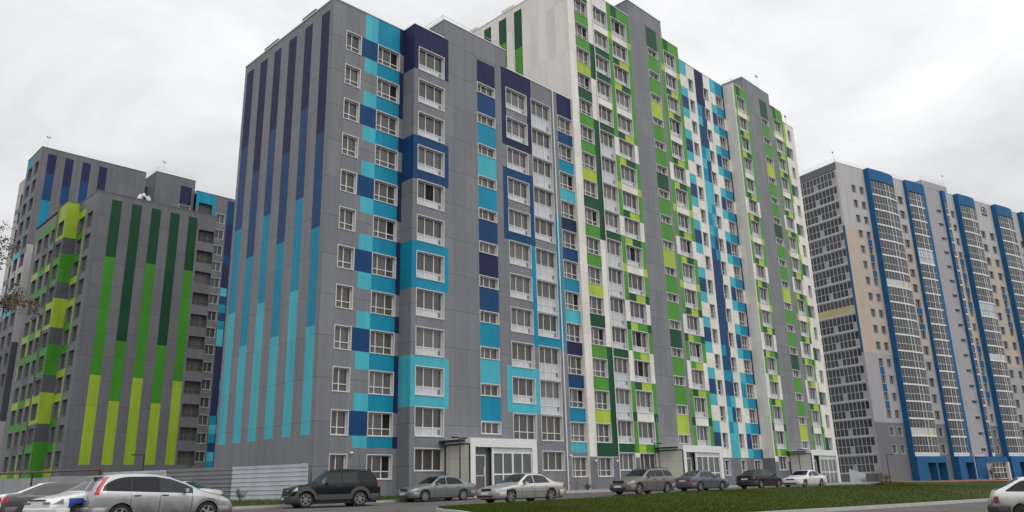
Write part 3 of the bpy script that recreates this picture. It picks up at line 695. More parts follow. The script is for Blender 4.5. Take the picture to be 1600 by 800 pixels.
def bay(u, w, plan, zt=51.6, pil=None, pil2=None, special=()):
    """blue pilaster, blue fascia along the curved plan, one glazed band per storey"""
    m = MB(); P0 = -plan[0][1]
    if pil: m.box(u-pil, -P0-.05, G0, u-.003, .02, 53.75, 'rblue', T)
    if pil2: m.box(u+w+.003, -P0-.05, G0, u+w+pil2, .02, 53.75, 'rblue', T)
    for i in range(len(plan)-1):
        a, b = plan[i], plan[i+1]; q = [(a[0], a[1]-.02), (b[0], b[1]-.02)]
        m.face([T @ Vector((*q[0], zt)), T @ Vector((*q[1], zt)), T @ Vector((*q[1], 53.74)), T @ Vector((*q[0], 53.74))], 'rblue')
        m.face([T @ Vector((*a, 3.5)), T @ Vector((*b, 3.5)), T @ Vector((*b, 3.9)), T @ Vector((*a, 3.9))], 'frame')
    m.face([T @ Vector((*q, 53.74)) for q in plan] + [T @ Vector((plan[-1][0], .05, 53.74)), T @ Vector((plan[0][0], .05, 53.74))], 'coping')
    bo = m.build('glazed_bay', Rb)
    kinds = [band_bay(plan), band_bay(plan, solid=True), band_bay(plan, white=True)]
    for k in range(17):
        g = link('glazing_band', kinds[1 if (k, 1) in special else 2 if (k, 2) in special else 0], bo); g.matrix_world = T @ Matrix.Translation((0, 0, 3.95+2.8*k))
    return bo
def edge_bay(u0, u1, p, pil, flat=.5, **k): bay(u0+pil, u1-u0-pil, bay_plan(u0+pil, u1-u0-pil, p, flat), pil=pil, **k)
edge_bay(122.9, 131.3, .95, .2, special=((10, 1), (1, 1)))
bay(134.66, 4.62, flat_plan(134.66, 4.62, .55), pil=.16, pil2=.88, special=((12, 2),))
bay(146.42, 1.75, [(146.42, -.5), (147.4, -.45), (148.15, 0)], pil=.2)
edge_bay(150.75, 157.8, .9, .2, special=((9, 2), (6, 1)))
edge_bay(164.1, 171.6, .95, .2, special=((4, 1),))
edge_bay(174.2, 181, .95, .2)
# blue ground storey: porticos, door, entrance screen
g = MB()
def bb(u0, u1, z0, z1, y0, y1, m): g.box(u0, y0, z0, u1, y1, z1, m, T)
for u, openings in ((122.92, ((125.6, 128.0), (128.4, 130.7))), (134.52, ((136.4, 138.8),)), (150.77, ((153.4, 155.7), (156.1, 158.3)))):
    end = openings[-1][1]+.35
    g = MB(); bb(u, end, 2.45, 3.48, -1.3, -.0, 'rblue')
    x = u
    for a, b in openings:
        bb(x, a, G0, 2.45, -1.28, 0, 'rblue'); x = b
    bb(x, end, G0, 2.45, -1.28, 0, 'rblue'); g.build('entrance_portico', Rb)
g = MB(); bb(140.2, 143.3, G0, 3.3, -.95, 0, 'rblue'); bb(143.3, 150.0, 2.5, 3.4, -1.05, 0, 'rblue'); bb(143.3, 145.2, G0, 2.5, -.7, 0, 'rwhite'); g.build('entrance_porch', Rb)
g = MB(); bb(139.4, 139.52, -.6, 3.4, -1.15, -1.03, 'frame'); bb(139.6, 142.6, 3.45, 3.75, -1.2, -.2, 'frame2'); g.build('downpipe', Rb)
g = MB(); bb(145.2, 149.6, G0, 2.5, -.7, -.6, 'glassd')
for i in range(5): bb(145.2+i*1.1-.05, 145.2+i*1.1+.05, -.4, 2.5, -.78, -.7, 'frame')
for z in (-.3, .75, 1.6, 2.45): bb(145.25, 149.6, z-.05, z+.05, -.775, -.7, 'frame')
bb(149.6, 150.0, G0, 2.5, -1.2, -.2, 'frame'); g.build('entrance_glazing', Rb)
# the round house-like emblem high on the wall
g = MB(); cu, cz, rr = 161.15, 52.05, 0.95
for i in range(20):
    a0, a1 = R(-30+i*12), R(-30+(i+1)*12)
    q = [(cu+r*math.cos(a), cz+r*math.sin(a)) for r, a in ((rr, a0), (rr, a1), (rr*.76, a1), (rr*.76, a0))]
    g.face([T @ Vector((x, -.06, z)) for x, z in q], 'dark')
g.face([T @ Vector((x, -.06, z)) for x, z in ((cu-.3, cz-.35), (cu+.3, cz-.35), (cu+.3, cz+.2), (cu, cz+.55), (cu-.3, cz+.2))], 'dark')
bb(cu-.95, cu+.95, cz-1.0, cz-.62, -.07, -.02, 'dark')
g.build('emblem', Rb)
pts = [rw(U0, V0), rw(U1, V0), rw(U1, 104), rw(U0, 104)]
roof_part(Rb, pts, ZR, mat='rwhite')
def rl(a, b, z): railing(Rb, [rw(*a), rw(*b)], z, .8, 1.6)
rl((U0+.2, 104), (U0+.2, V0+.2), ZR); rl((U0+.2, V0+.2), (140, V0+.2), ZR); rl((141, V0+.2), (149, V0+.2), 55.1); rl((150, V0+.2), (185, V0+.2), ZR)
fix_parts(Rb)
# ================================================================== roof beacons
def beacon(x, y, z, h, label):
    t = thing('roof_beacon', (x, y, z), label, 'beacon', 'beacons on the roofs')
    m = MB(); m.tube([(0,0,0), (0,0,h)], .03, 'coping', 6); m.build('pole', t)
    m = MB(); m.box(-.2, -.03, h-.03, .2, .03, h+.03, 'frame3'); m.tube([(-.16, 0, h+.03), (-.16, 0, h+.28)], .075, 'frame3', 8); m.tube([(.16, 0, h+.03), (.16, 0, h+.22)], .075, 'frame3', 8); m.build('lamp_head', t, smooth=40)
beacon(92.2, 43.3, 51.0, 1.9, 'small twin lamp on a pole above the grey roof of the second green tower')
beacon(99.9, 43.4, 48.0, 1.5, 'small twin lamp on the plain white end of the second green tower')
beacon(27.6, 121.7, 49.05, 1.7, 'small twin lamp on the corner of the tall blue striped block')
beacon(45.4, 124.8, 51.05, 1.9, 'small twin lamp beside the railing of the grey stair tower at left')
beacon(*rw(U0+.8, V0+.8), ZR, 2.2, 'small twin lamp on the corner of the pale tower on the right')
beacon(*rw(150.6, V0+1.2), ZR, 4.3, 'small twin lamp on a tall mast among the blue bays of the pale tower')
# ================================================================== ground
GP = [(0,0,-1.6),(-20,5,-1.6),(10,-25,-1.65),(10.4,25.4,-.93),(0,20,-1.15),(4,33,-.85),(22.9,35.8,-.70),(31,36.7,-.63),(29.3,27.9,-.68),(39.9,28,-.50),(52,31.5,-.50),(57.5,29.8,-.46),(65.4,30.1,-.48),
      (29.5,7.6,-1.38),(21,23.7,-.85),(28.8,14.4,-1.12),(47,12.8,-1.15),(90,8,-1.15),(20,5,-1.5),(40,5,-1.42),(60,-10,-1.4),(100,33,-.52),(132.1,40.6,-.78),(153.4,35.2,-.96),(177.7,29,-1.12),(134.1,48.4,-.38),(155.4,42.9,-.40),(189.3,34.3,-.42),(200,-40,-.9),(27,44,-.45),(15,70,-.5),(0,80,-.5),(-40,60,-.9),(60,43,-.33),(100,43,-.3),
      (300,200,-.5),(-200,200,-.5),(100,300,-.5),(-200,-200,-1.6),(300,-200,-1.5),(40,110,-.5)]
_p = np.array(GP); _d = np.hypot(_p[:,None,0]-_p[None,:,0], _p[:,None,1]-_p[None,:,1]); _n = len(GP)
_Am = np.zeros((_n+1, _n+1)); _Am[:_n,:_n] = -_d; _Am[:_n,_n] = 1; _Am[_n,:_n] = 1
_w = np.linalg.solve(_Am, np.append(_p[:,2], 0))
def gz(x, y): return float(-(np.hypot(_p[:,0]-x, _p[:,1]-y)) @ _w[:_n] + _w[_n])
def grid_sheet(name, xs, ys, mat, dz=0.0, inside=None):
    V = []; Fc = []; idx = {}
    for i, x in enumerate(xs):
        for j, y in enumerate(ys): idx[i, j] = len(V); V.append((x, y, gz(x, y)+dz))
    for i in range(len(xs)-1):
        for j in range(len(ys)-1):
            if inside is None or inside((xs[i]+xs[i+1])/2, (ys[j]+ys[j+1])/2): Fc.append((idx[i,j], idx[i+1,j], idx[i+1,j+1], idx[i,j+1]))
    me = bpy.data.meshes.new(name); me.from_pydata(V, [], Fc); me.materials.append(mat); me.polygons.foreach_set('use_smooth', [True]*len(Fc))
    return link(name, me)
def ground_mat(name, c1, c2, c3, s1=.25, s2=6.0, rough=.85, bump=.15):
    m, nt, b = new_mat(name); tc = N(nt, 'ShaderNodeTexCoord')
    a = N(nt, 'ShaderNodeTexNoise'); a.inputs['Scale'].default_value = s1; a.inputs['Detail'].default_value = 8; nt.links.new(tc.outputs['Object'], a.inputs['Vector'])
    f = N(nt, 'ShaderNodeTexNoise'); f.inputs['Scale'].default_value = s2; f.inputs['Detail'].default_value = 6; nt.links.new(tc.outputs['Object'], f.inputs['Vector'])
    rp = N(nt, 'ShaderNodeValToRGB'); rp.color_ramp.elements[0].position = .35; rp.color_ramp.elements[1].position = .68; nt.links.new(a.outputs['Fac'], rp.inputs[0])
    c = mixc(nt, rp.outputs[0], c1, c2); c = mixc(nt, math_n(nt, 'MULTIPLY', f.outputs['Fac'], .6), c, c3); nt.links.new(c, b.inputs['Base Color'])
    bp = N(nt, 'ShaderNodeBump'); bp.inputs['Strength'].default_value = bump; bp.inputs['Distance'].default_value = .05; nt.links.new(f.outputs['Fac'], bp.inputs['Height']); nt.links.new(bp.outputs[0], b.inputs['Normal'])
    b.inputs['Roughness'].default_value = rough; b.inputs['Specular IOR Level'].default_value = .25
    return m
asphalt = ground_mat('asphalt', (.12,.115,.11), (.07,.068,.066), (.15,.14,.13), .35, 9)
_nt = asphalt.node_tree; _b = _nt.nodes['Principled BSDF']; _src = _b.inputs['Base Color'].links[0].from_socket
_tc = N(_nt, 'ShaderNodeTexCoord'); _v = N(_nt, 'ShaderNodeTexVoronoi', feature='DISTANCE_TO_EDGE'); _v.inputs['Scale'].default_value = .22
_wn = N(_nt, 'ShaderNodeTexNoise'); _wn.inputs['Scale'].default_value = 1.1; _nt.links.new(_tc.outputs['Object'], _wn.inputs['Vector'])
_nt.links.new(mixc(_nt, .35, _tc.outputs['Object'], _wn.outputs['Color'], 'ADD'), _v.inputs['Vector'])
_nt.links.new(mixc(_nt, math_n(_nt, 'MULTIPLY', math_n(_nt, 'LESS_THAN', _v.outputs['Distance'], .008), .6), _src, (.03, .03, .03)), _b.inputs['Base Color'])
grassm = ground_mat('lawn_ground', (.042,.068,.010), (.056,.056,.017), (.036,.056,.009), .35, 14, .95, .6)
paving = ground_mat('paving', (.30,.29,.27), (.36,.35,.33), (.25,.24,.23), .5, 8)
redpave = ground_mat('red_paving', (.33,.125,.08), (.27,.12,.085), (.34,.18,.12), .5, 8)
kerbm = plain('kerb_concrete', (.42,.41,.385), .85, noise=.25, scale=2.5)
xs = np.concatenate([np.arange(-300, -30, 30), np.arange(-30, 190, 2.5), np.arange(190, 601, 41)]); ys = np.concatenate([np.arange(-300, -30, 30), np.arange(-30, 60, 2.5), np.arange(60, 601, 30)])
tag(grid_sheet('ground', xs, ys, asphalt), kind='structure')
def strip_poly(name, pts_a, pts_b, mat, dz, n=12):
    """sheet between two polylines, draped on the ground"""
    def dens(p):
        out = []
        for i in range(len(p)-1):
            for k in range(n): out.append((p[i][0]+(p[i+1][0]-p[i][0])*k/n, p[i][1]+(p[i+1][1]-p[i][1])*k/n))
        return out+[p[-1]]
    a, b = dens(pts_a), dens(pts_b); V = []; Fc = []; mcols = 10
    for p, q in zip(a, b):
        for k in range(mcols+1):
            x, y = p[0]+(q[0]-p[0])*k/mcols, p[1]+(q[1]-p[1])*k/mcols; V.append((x, y, gz(x, y)+dz))
    for i in range(len(a)-1):
        for k in range(mcols): s = i*(mcols+1)+k; Fc.append((s, s+mcols+1, s+mcols+2, s+1))
    me = bpy.data.meshes.new(name); me.from_pydata(V, [], Fc); me.materials.append(mat); me.polygons.foreach_set('use_smooth', [True]*len(Fc))
    o = link(name, me); tag(o, kind='structure'); return o, a, b
def kerb(name, pts, dz=.13, w=.16, n=10):
    m = MB(); out = []
    for i in range(len(pts)-1):
        for k in range(n): out.append((pts[i][0]+(pts[i+1][0]-pts[i][0])*k/n, pts[i][1]+(pts[i+1][1]-pts[i][1])*k/n))
    out.append(pts[-1])
    for i in range(len(out)-1):
        a = Vector((*out[i], gz(*out[i]))); b = Vector((*out[i+1], gz(*out[i+1]))); d = (b-a); d.z = 0; d.normalize(); q = Vector((-d.y, d.x, 0))*w
        for off in (0,):
            v = [a+Vector((0,0,-.2)), b+Vector((0,0,-.2)), b+Vector((0,0,dz)), a+Vector((0,0,dz))]
            m.face(v, kerbm); m.face([v[3], v[2], v[2]+q, v[3]+q], kerbm); m.face([x+q for x in (v[1], v[0], v[3], v[2])], kerbm)
    o = m.build(name); tag(o, kind='structure')
# pavement along the blocks, thin lawn strip in front of the wall
K1 = 38.4
strip_poly('pavement', [(37.2, K1+.16), (86, K1+.16), (101.5, K1+.16), (112, 41)], [(37.2, 43.6), (86, 43.9), (101.5, 43.4), (112, 46)], paving, .13)
strip_poly('lawn_strip', [(8, K1+.16), (37.0, K1+.16)], [(8, 62), (37.0, 44.9)], grassm, .12)
kerb('kerb', [(8, K1), (37, K1), (62, K1), (101, K1)])
# island lawn
NEAR = [(21.5, 25.6), (20.85, 24.5), (20.5, 23.2), (19.9, 21.7), (20.1, 18.7), (21.8, 16.0), (25.1, 14.9), (28.7, 14.35), (33.3, 13.65), (38.9, 13.05), (46, 12.4), (70, 10.2), (110, 7), (185, 0)]
FARL = [(21.7, 25.9), (22.1, 26.2), (22.6, 26.4), (23.4, 26.6), (24.6, 26.8), (27, 26.9), (32, 27), (40, 27.0), (52, 29.4), (66, 29.0), (80, 29.2), (92, 36.0), (129, 41.3), (178, 28.8)]
NEAR2 = NEAR; lawn, la, lb = strip_poly('lawn', NEAR, FARL, grassm, .11, n=10)
kerb('lawn_kerb', NEAR[::1], w=-.17); 
kerb('lawn_edge', FARL[:11], dz=.09, w=.12)
strip_poly('path', [(101, 40.5), (118, 42.5)], [(101, 38.4), (118, 40.4)], paving, .135)
ra, rb = [], []
for u in (114, 130, 150, 185):
    ra.append(rw(u, V0-7.9)); rb.append(rw(u, V0+.3))
strip_poly('red_pavement', ra, rb, redpave, .14)
# grass blades
def blades(name, poly_a, poly_b, count, hmin, hmax, near_bias=1.6, dz=.11):
    na = len(poly_a); V = []; Fc = []
    bm_cols = [0]
    for _ in range(count):
        i = random.randrange(na-1); t = random.random(); s = random.random()
        p = [poly_a[i][c]+(poly_a[i+1][c]-poly_a[i][c])*t for c in (0, 1)]; q = [poly_b[i][c]+(poly_b[i+1][c]-poly_b[i][c])*t for c in (0, 1)]
        x, y = p[0]+(q[0]-p[0])*s, p[1]+(q[1]-p[1])*s
        if x > 75 and random.random() < .5: continue
        z = gz(x, y)+dz; a = random.uniform(0, 6.28); h = random.uniform(hmin, hmax); w = .012+h*.16; n0 = len(V)
        c, sn = math.cos(a)*w, math.sin(a)*w; lx, ly = random.uniform(-.5, .5)*h, random.uniform(-.5, .5)*h
        V += [(x-c, y-sn, z-.01), (x+c, y+sn, z-.01), (x+lx, y+ly, z+h)]; Fc.append((n0, n0+1, n0+2))
    me = bpy.data.meshes.new(name); me.from_pydata(V, [], Fc)
    m, nt, b = new_mat('grass_blades'); g_ = N(nt, 'ShaderNodeNewGeometry'); tc = N(nt, 'ShaderNodeTexCoord')
    nz = N(nt, 'ShaderNodeTexNoise'); nz.inputs['Scale'].default_value = .3; nz.inputs['Detail'].default_value = 5; nt.links.new(tc.outputs['Object'], nz.inputs['Vector'])
    c = mixc(nt, g_.outputs['Random Per Island'], (.048,.082,.010), (.072,.098,.018)); rp = N(nt, 'ShaderNodeValToRGB'); rp.color_ramp.elements[0].position = .50; rp.color_ramp.elements[1].position = .74; nt.links.new(nz.outputs['Fac'], rp.inputs[0])
    nt.links.new(mixc(nt, rp.outputs[0], c, (.070,.058,.020)), b.inputs['Base Color']); b.inputs['Roughness'].default_value = .95; b.inputs['Specular IOR Level'].default_value = .04
    me.materials.append(m); o = link(name, me); tag(o, 'short green and brownish grass growing over the lawn', 'grass', kind='stuff')
blades('grass', la, lb, 110000, .025, .08)
blades('grass_strip', [(8, 38.6), (37, 38.6)], [(8, 60), (37, 44.7)], 9000, .04, .12)
# ================================================================== fence
FD = R(111); FO = Vector((26.35, 43.55)); Fd = Vector((math.cos(FD), math.sin(FD)))
def fence(t0, t1, ztop, mat, label, name='metal_fence', posts=True, ribs=True):
    a = FO+Fd*t0; b = FO+Fd*t1; t = thing(name, (a.x, a.y, gz(a.x, a.y)), label, 'fence')
    L = t1-t0; T = Matrix.Translation((a.x, a.y, 0)) @ Matrix.Rotation(FD, 4, 'Z'); m = MB(); z0 = -.75
    if ribs:
        zz = z0; pr = [(z0, 0)]
        while zz < ztop-.3: pr += [(zz+.02, -.035), (zz+.2, -.045), (zz+.22, 0), (zz+.26, 0)]; zz += .26
        pr.append((ztop, 0))
        nseg = max(1, int(L/2)); jit = [random.uniform(-.03, .03) for _ in range(nseg+1)]
        for s_ in range(nseg):
            for i in range(len(pr)-1):
                x0, x1 = L*s_/nseg, L*(s_+1)/nseg; j0, j1 = jit[s_], jit[s_+1]
                m.face([T @ Vector(q) for q in ((x0, -pr[i][1]*-1+j0, pr[i][0]), (x1, pr[i][1]+j1, pr[i][0]), (x1, pr[i+1][1]+j1, pr[i+1][0]), (x0, pr[i+1][1]+j0, pr[i+1][0]))], mat)
        m.build('sheet', t, smooth=20)
    else:
        n = max(1, round(L/2.5))
        for i in range(n): m = MB(); m.box(i*L/n+.02, 0, z0, (i+1)*L/n-.02, .12, ztop+random.uniform(-.03, .03), mat, T); m.build('slab', t)
    n = max(1, round(L/3))
    for i in range(n+1 if posts else 0): m = MB(); m.box(i*L/n-.03, -.12 if not ribs else -.14, -.75, i*L/n+.03, -.06, ztop-.05 if ribs else ztop, 'dark' if not ribs else 'frame3', T); m.build('post', t)
    fix_parts(t)
def sheet_mat(name, col, metal, rough):
    m, nt, b = new_mat(name); tc = N(nt, 'ShaderNodeTexCoord'); nz = N(nt, 'ShaderNodeTexNoise'); nz.inputs['Scale'].default_value = 1.3; nz.inputs['Detail'].default_value = 8
    mp = N(nt, 'ShaderNodeMapping'); mp.inputs['Scale'].default_value = (1, 1, .25); nt.links.new(tc.outputs['Object'], mp.inputs[0]); nt.links.new(mp.outputs[0], nz.inputs['Vector'])
    nt.links.new(mixc(nt, nz.outputs['Fac'], tuple(c*.72 for c in col), tuple(min(1, c*1.25) for c in col)), b.inputs['Base Color'])
    b.inputs['Metallic'].default_value = metal; b.inputs['Roughness'].default_value = rough; return m
fence(.15, 6.15, 1.74, sheet_mat('galvanised', (.50,.52,.56), .5, .42), 'bright galvanised corrugated fence panels beside the corner of the grey block')
fence(6.18, 11.7, 1.76, sheet_mat('old_metal', (.2,.205,.215), .3, .55), 'dull dark grey corrugated fence panels between the bright and white ones')
fence(11.73, 17.6, 1.72, sheet_mat('white_metal', (.5,.51,.53), .2, .5), 'whitish corrugated fence panels behind the silver minivan')
MAT['conc'] = plain('old_concrete', (.33,.335,.34), .9, noise=.3, scale=.8)
fence(17.65, 48, 1.55, MAT['conc'], 'pale concrete slab fence behind the cars on the left', 'concrete_fence', posts=False, ribs=False)
# gas pipe on posts along the concrete fence
gp = thing('gas_pipe', (16, 66, 0), 'rusty brown overhead pipe on posts above the concrete fence', 'pipe')
q = [FO+Fd*t-Vector((.6, .3)) for t in (17.2, 24, 30, 42)]
mb = MB(); mb.tube([(p.x, p.y, 1.9) for p in q], .07, plain('rusty_paint', (.12,.07,.055), .8, noise=.4), 8); mb.build('pipe', gp)
for p in q[:3]:
    mb = MB(); mb.tube([(p.x, p.y, -.7), (p.x, p.y, 1.86)], .06, MAT['dark'], 8); mb.build('post', gp)
fix_parts(gp)
# ================================================================== street lamps
def lamp(x, y, ztop, label, arms, group='slim dark street lamps'):
    z = gz(x, y); t = thing('street_lamp', (x, y, z), label, 'street lamp', group); h = ztop-z
    m = MB(); m.tube([(0,0,0), (0,0,.35)], .075, 'dark', 10); m.tube([(0,0,.35), (0,0,h)], .05, 'dark', 10, r1=.04); m.build('pole', t, smooth=40)
    for ax, ay, ln in arms:
        m = MB(); d = Vector((ax, ay, 0)).normalized(); T = Matrix.Rotation(math.atan2(d.y, d.x), 4, 'Z') @ Matrix.Translation((0, 0, h))
        m.box(-.05, -.03, -.03, ln*.4, .03, .03, 'dark', T); m.box(ln*.4, -.11, -.03, ln, .11, .05, 'black', T); m.build('lamp_head', t)
        m = MB(); m.box(ln*.45, -.08, -.045, ln*.95, .08, -.028, 'frame2', T); m.build('lens', t)
lamp(34.67, 39.3, 3.22, 'dark twin-headed street lamp in front of the nearest white porch', ((-1, -.3, .85), (1, .3, .75)))
lamp(55.9, 39.0, 3.3, 'dark street lamp beside the middle porch with one short arm', ((1, -.1, .9),))
lamp(81.75, 38.9, 3.25, 'dark street lamp before the farthest white porch', ((1, -.2, .9),))
lamp(103.3, 37.9, 2.9, 'lone street lamp at the far edge of the lawn before the pale tower', ((.9, -.5, 1.1),))
lamp(24.75, 65.5, 3.2, 'street lamp rising over the metal fence before the green striped wall', ((-1, .1, .9),))
# ================================================================== cars
def car_paint(name, col, metal=.25, rough=.3, dirt_reflect=.25, coat=.4, dh=.75):
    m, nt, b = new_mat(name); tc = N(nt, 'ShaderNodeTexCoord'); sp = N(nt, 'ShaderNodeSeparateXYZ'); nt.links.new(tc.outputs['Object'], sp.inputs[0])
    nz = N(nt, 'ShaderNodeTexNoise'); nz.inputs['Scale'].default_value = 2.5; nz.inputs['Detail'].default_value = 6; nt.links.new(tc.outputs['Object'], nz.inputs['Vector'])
    # road dirt thrown up over the lower doors and sills; minivan: painted ground reflection
    f = math_n(nt, 'MULTIPLY', math_n(nt, 'MAXIMUM', math_n(nt, 'SUBTRACT', 1.0, math_n(nt, 'DIVIDE', sp.outputs[2], dh)), 0.0), math_n(nt, 'MULTIPLY', nz.outputs['Fac'], dirt_reflect*4))
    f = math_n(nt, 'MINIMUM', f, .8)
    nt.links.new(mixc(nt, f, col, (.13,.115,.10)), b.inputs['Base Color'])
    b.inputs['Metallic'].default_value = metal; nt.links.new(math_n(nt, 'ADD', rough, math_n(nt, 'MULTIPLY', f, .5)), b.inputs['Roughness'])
    b.inputs['Coat Weight'].default_value = coat; b.inputs['Specular IOR Level'].default_value = .5 if coat > .2 else .22; b.inputs['Coat Roughness'].default_value = .08
    return m
MAT['carglass'] = plain('car_glass', (.006,.007,.008), .05, noise=.1, spec=.35)
MAT['carglass2'] = plain('car_glass_clear', (.02,.027,.028), .05, noise=.5, spec=.4)
MAT['tyre'] = plain('tyre_rubber', (.022,.021,.02), .9, noise=.3)
MAT['rim'] = plain('alloy_rim', (.27,.27,.28), .35, metal=.5)
MAT['headlamp'] = plain('headlamp_glass', (.48,.50,.52), .1, noise=.45, scale=14)
MAT['headlamp_dark'] = plain('headlamp_smoked', (.16,.17,.18), .1, noise=.6, scale=14)
MAT['tail'] = plain('tail_lamp_red', (.42,.018,.03), .15, noise=.2, scale=9)
MAT['tail2'] = plain('tail_lamp_dull', (.16,.05,.04), .3)
MAT['plate'] = plain('number_plate', (.6,.6,.58), .5)
MAT['chrome'] = plain('chrome', (.6,.6,.6), .2, metal=.8)
MAT['bumperdark'] = plain('unpainted_bumper', (.035,.036,.038), .6)
MAT['bumpergrey'] = plain('grey_cladding', (.05,.049,.048), .7)
MAT['police'] = plain('blue_livery', (.02,.06,.3), .35)
MAT['policelight'] = plain('pale_livery', (.5,.5,.25), .4)
def interp(pts, s):
    if s <= pts[0][0]: return pts[0][1]
    for i in range(len(pts)-1):
        a, b = pts[i], pts[i+1]
        if s <= b[0]:
            t = (s-a[0])/(b[0]-a[0]); return a[1]+(b[1]-a[1])*t
    return pts[-1][1]
class Car:
    def __init__(c, L, W, wb, fo, top, belt, roofz, paint, ra=.36, sill=.22, tumble=.36, smooth=3, zm=.72):
        c.zm = zm
        c.L, c.W, c.wb, c.fo, c.paint, c.ra, c.sill, c.tumble = L, W/2, wb, fo, paint, ra, sill, tumble
        c.ds = .04; n = int(round(L/c.ds)); c.S = [L*i/n for i in range(n+1)]
        z = [interp(top, s) for s in c.S]
        for _ in range(smooth): z = [z[0]]+[(z[i-1]+2*z[i]+z[i+1])/4 for i in range(1, n)]+[z[-1]]
        c.topz = list(zip(c.S, z)); c.beltp = belt; c.roofz = roofz; c.wc = (fo, fo+wb); c.wr = ra-.045
    def X(c, s): return c.fo+c.wb/2-s
    def w(c, s):
        t = s/c.L
        return c.W*interp([(0,.80),(.03,.88),(.10,.965),(.25,1.0),(.7,1.0),(.9,.965),(.97,.90),(1,.84)], t)
    def top(c, s): return interp(c.topz, s)
    def belt(c, s): return interp(c.beltp, s)
    def zs(c, s): return min(c.belt(s), c.top(s)-.055)
    def wt(c, s):
        h = max(0, c.top(s)-c.zs(s)-.055); return c.w(s)*.95-c.tumble*h-.03
    def zb(c, s):
        z = c.sill+.10*max(0, 1-s/.5)**2*0+.06*max(0, 1-(c.L-s)/.5)
        for q in c.wc:
            d = abs(s-q)
            if d < c.ra: z = max(z, c.wr+math.sqrt(c.ra**2-d*d))
        return z
    def fy(c, z, zm): return interp([(c.sill, .90), (c.sill+.14, .945), (c.zm, 1.0)], z)
    def section(c, s):
        zb, zs, zt, w, wt = c.zb(s), c.zs(s), c.top(s), c.w(s), c.wt(s)
        zm = min(max(c.zm, zb+.05), zs-.1)
        zb = min(zb, zm-.05)
        return [(w*c.fy(zb, zm), zb), (w*c.fy(min(zb+.07, zm-.02), zm), min(zb+.07, zm-.02)), (w, zm), (w*.985, zs-.07), (w*.955, zs), (wt, max(zt-.055, zs+.004)), (wt-.07, zt-.012), (wt*.5, zt+.012), (0, zt+.018)]
    def side(c, s, z, off=0.0):
        """point on the glasshouse side at height z"""
        sec = c.section(s); (y0, z0), (y1, z1) = sec[4], sec[5]
        t = (z-z0)/max(1e-4, z1-z0); return y0+(y1-y0)*t+off
    def door(c, s, z, off=0.004):
        sec = c.section(s)
        for i in range(4):
            (y0, z0), (y1, z1) = sec[i], sec[i+1]
            if z0 <= z <= z1: return y0+(y1-y0)*(z-z0)/max(1e-4, z1-z0)+off
        return c.w(s)+off
    def body(c, root):
        m = MB(); rows = []
        for s in c.S:
            h = c.section(s); rows.append([Vector((c.X(s), y, z)) for y, z in h]+[Vector((c.X(s), -y, z)) for y, z in h[-2::-1]])
        for i in range(len(rows)-1):
            a, b = rows[i], rows[i+1]
            for k in range(len(a)-1): m.face([a[k], b[k], b[k+1], a[k+1]], c.paint)
        m.face(rows[0], c.paint); m.face(rows[-1][::-1], c.paint)
        for q in range(1): m.face([Vector((c.X(.25), c.W*.8, .21)), Vector((c.X(c.L-.25), c.W*.8, .21)), Vector((c.X(c.L-.25), -c.W*.8, .21)), Vector((c.X(.25), -c.W*.8, .21))], 'black')
        m.box(c.X(c.L-.2), -c.W*.80, .17, c.X(.2), c.W*.80, .55, 'black')
        return m.build('body', root, smooth=38, weld=True)
    def side_window(c, root, s0, s1, zhi, lean0=0, lean1=0, mat='carglass', sides=(1, -1), lo=.025, name='side_window', off=.008, round1=0):
        for sd in sides:
            m = MB(); n = max(2, int((s1-s0)/.05))
            cols = []
            for i in range(n+1):
                s = s0+(s1-s0)*i/n; zl = c.belt(s)+lo; zh = min(zhi, c.top(s)-.085)
                if lean0: zh = min(zh, zl+(s-s0)/lean0*(zhi-zl)+.02)
                if lean1: zh = min(zh, zl+(s1-s)/lean1*(zhi-zl)+.02)
                if round1: t_ = min(1, (s1-s)/round1); zh = min(zh, zl+(zhi-zl)*math.sqrt(max(0, 1-(1-t_)**2)))
                cols.append((s, zl, max(zh, zl+.012)))
            for i in range(n):
                q = []
                for s, z in ((cols[i][0], cols[i][1]), (cols[i+1][0], cols[i+1][1]), (cols[i+1][0], cols[i+1][2]), (cols[i][0], cols[i][2])):
                    q.append(Vector((c.X(s), sd*c.side(s, z, off), z)))
                m.face(q, mat)
            m.build(name, root)
    def screen(c, root, s0, s1, name, mat='carglass', side_in=.09):
        m = MB(); n = 8; g = []
        for i in range(n+1):
            s = s0+(s1-s0)*i/n; wt = c.wt(s)-side_in; z = c.top(s)
            g.append([Vector((c.X(s), y*wt, z+.024-.03*abs(y)**3)) for y in (-1, -.5, 0, .5, 1)])
        for i in range(n):
            for k in range(4): m.face([g[i][k], g[i+1][k], g[i+1][k+1], g[i][k+1]], mat)
        m.build(name, root, smooth=60)
    def ysec(c, s, z, off=0.0):
        sec = c.section(s)
        for i in range(len(sec)-1):
            (y0, z0), (y1, z1) = sec[i], sec[i+1]
            if z0 <= z <= z1: return y0+(y1-y0)*(z-z0)/max(1e-4, z1-z0)+off
        return (sec[5][0] if z > sec[5][1] else sec[0][0])+off
    def seams(c, root, ss, zh=None):
        for s in ss:
            for sd in (1, -1):
                m = MB(); zz = [c.sill+.08+(c.belt(s)-c.sill-.09)*i/6 for i in range(7)]
                for i in range(6):
                    m.face([Vector((c.X(s-.008), sd*c.door(s, zz[i]), zz[i])), Vector((c.X(s+.008), sd*c.door(s, zz[i]), zz[i])), Vector((c.X(s+.008), sd*c.door(s, zz[i+1]), zz[i+1])), Vector((c.X(s-.008), sd*c.door(s, zz[i+1]), zz[i+1]))], 'black')
                m.build('door_gap', root)
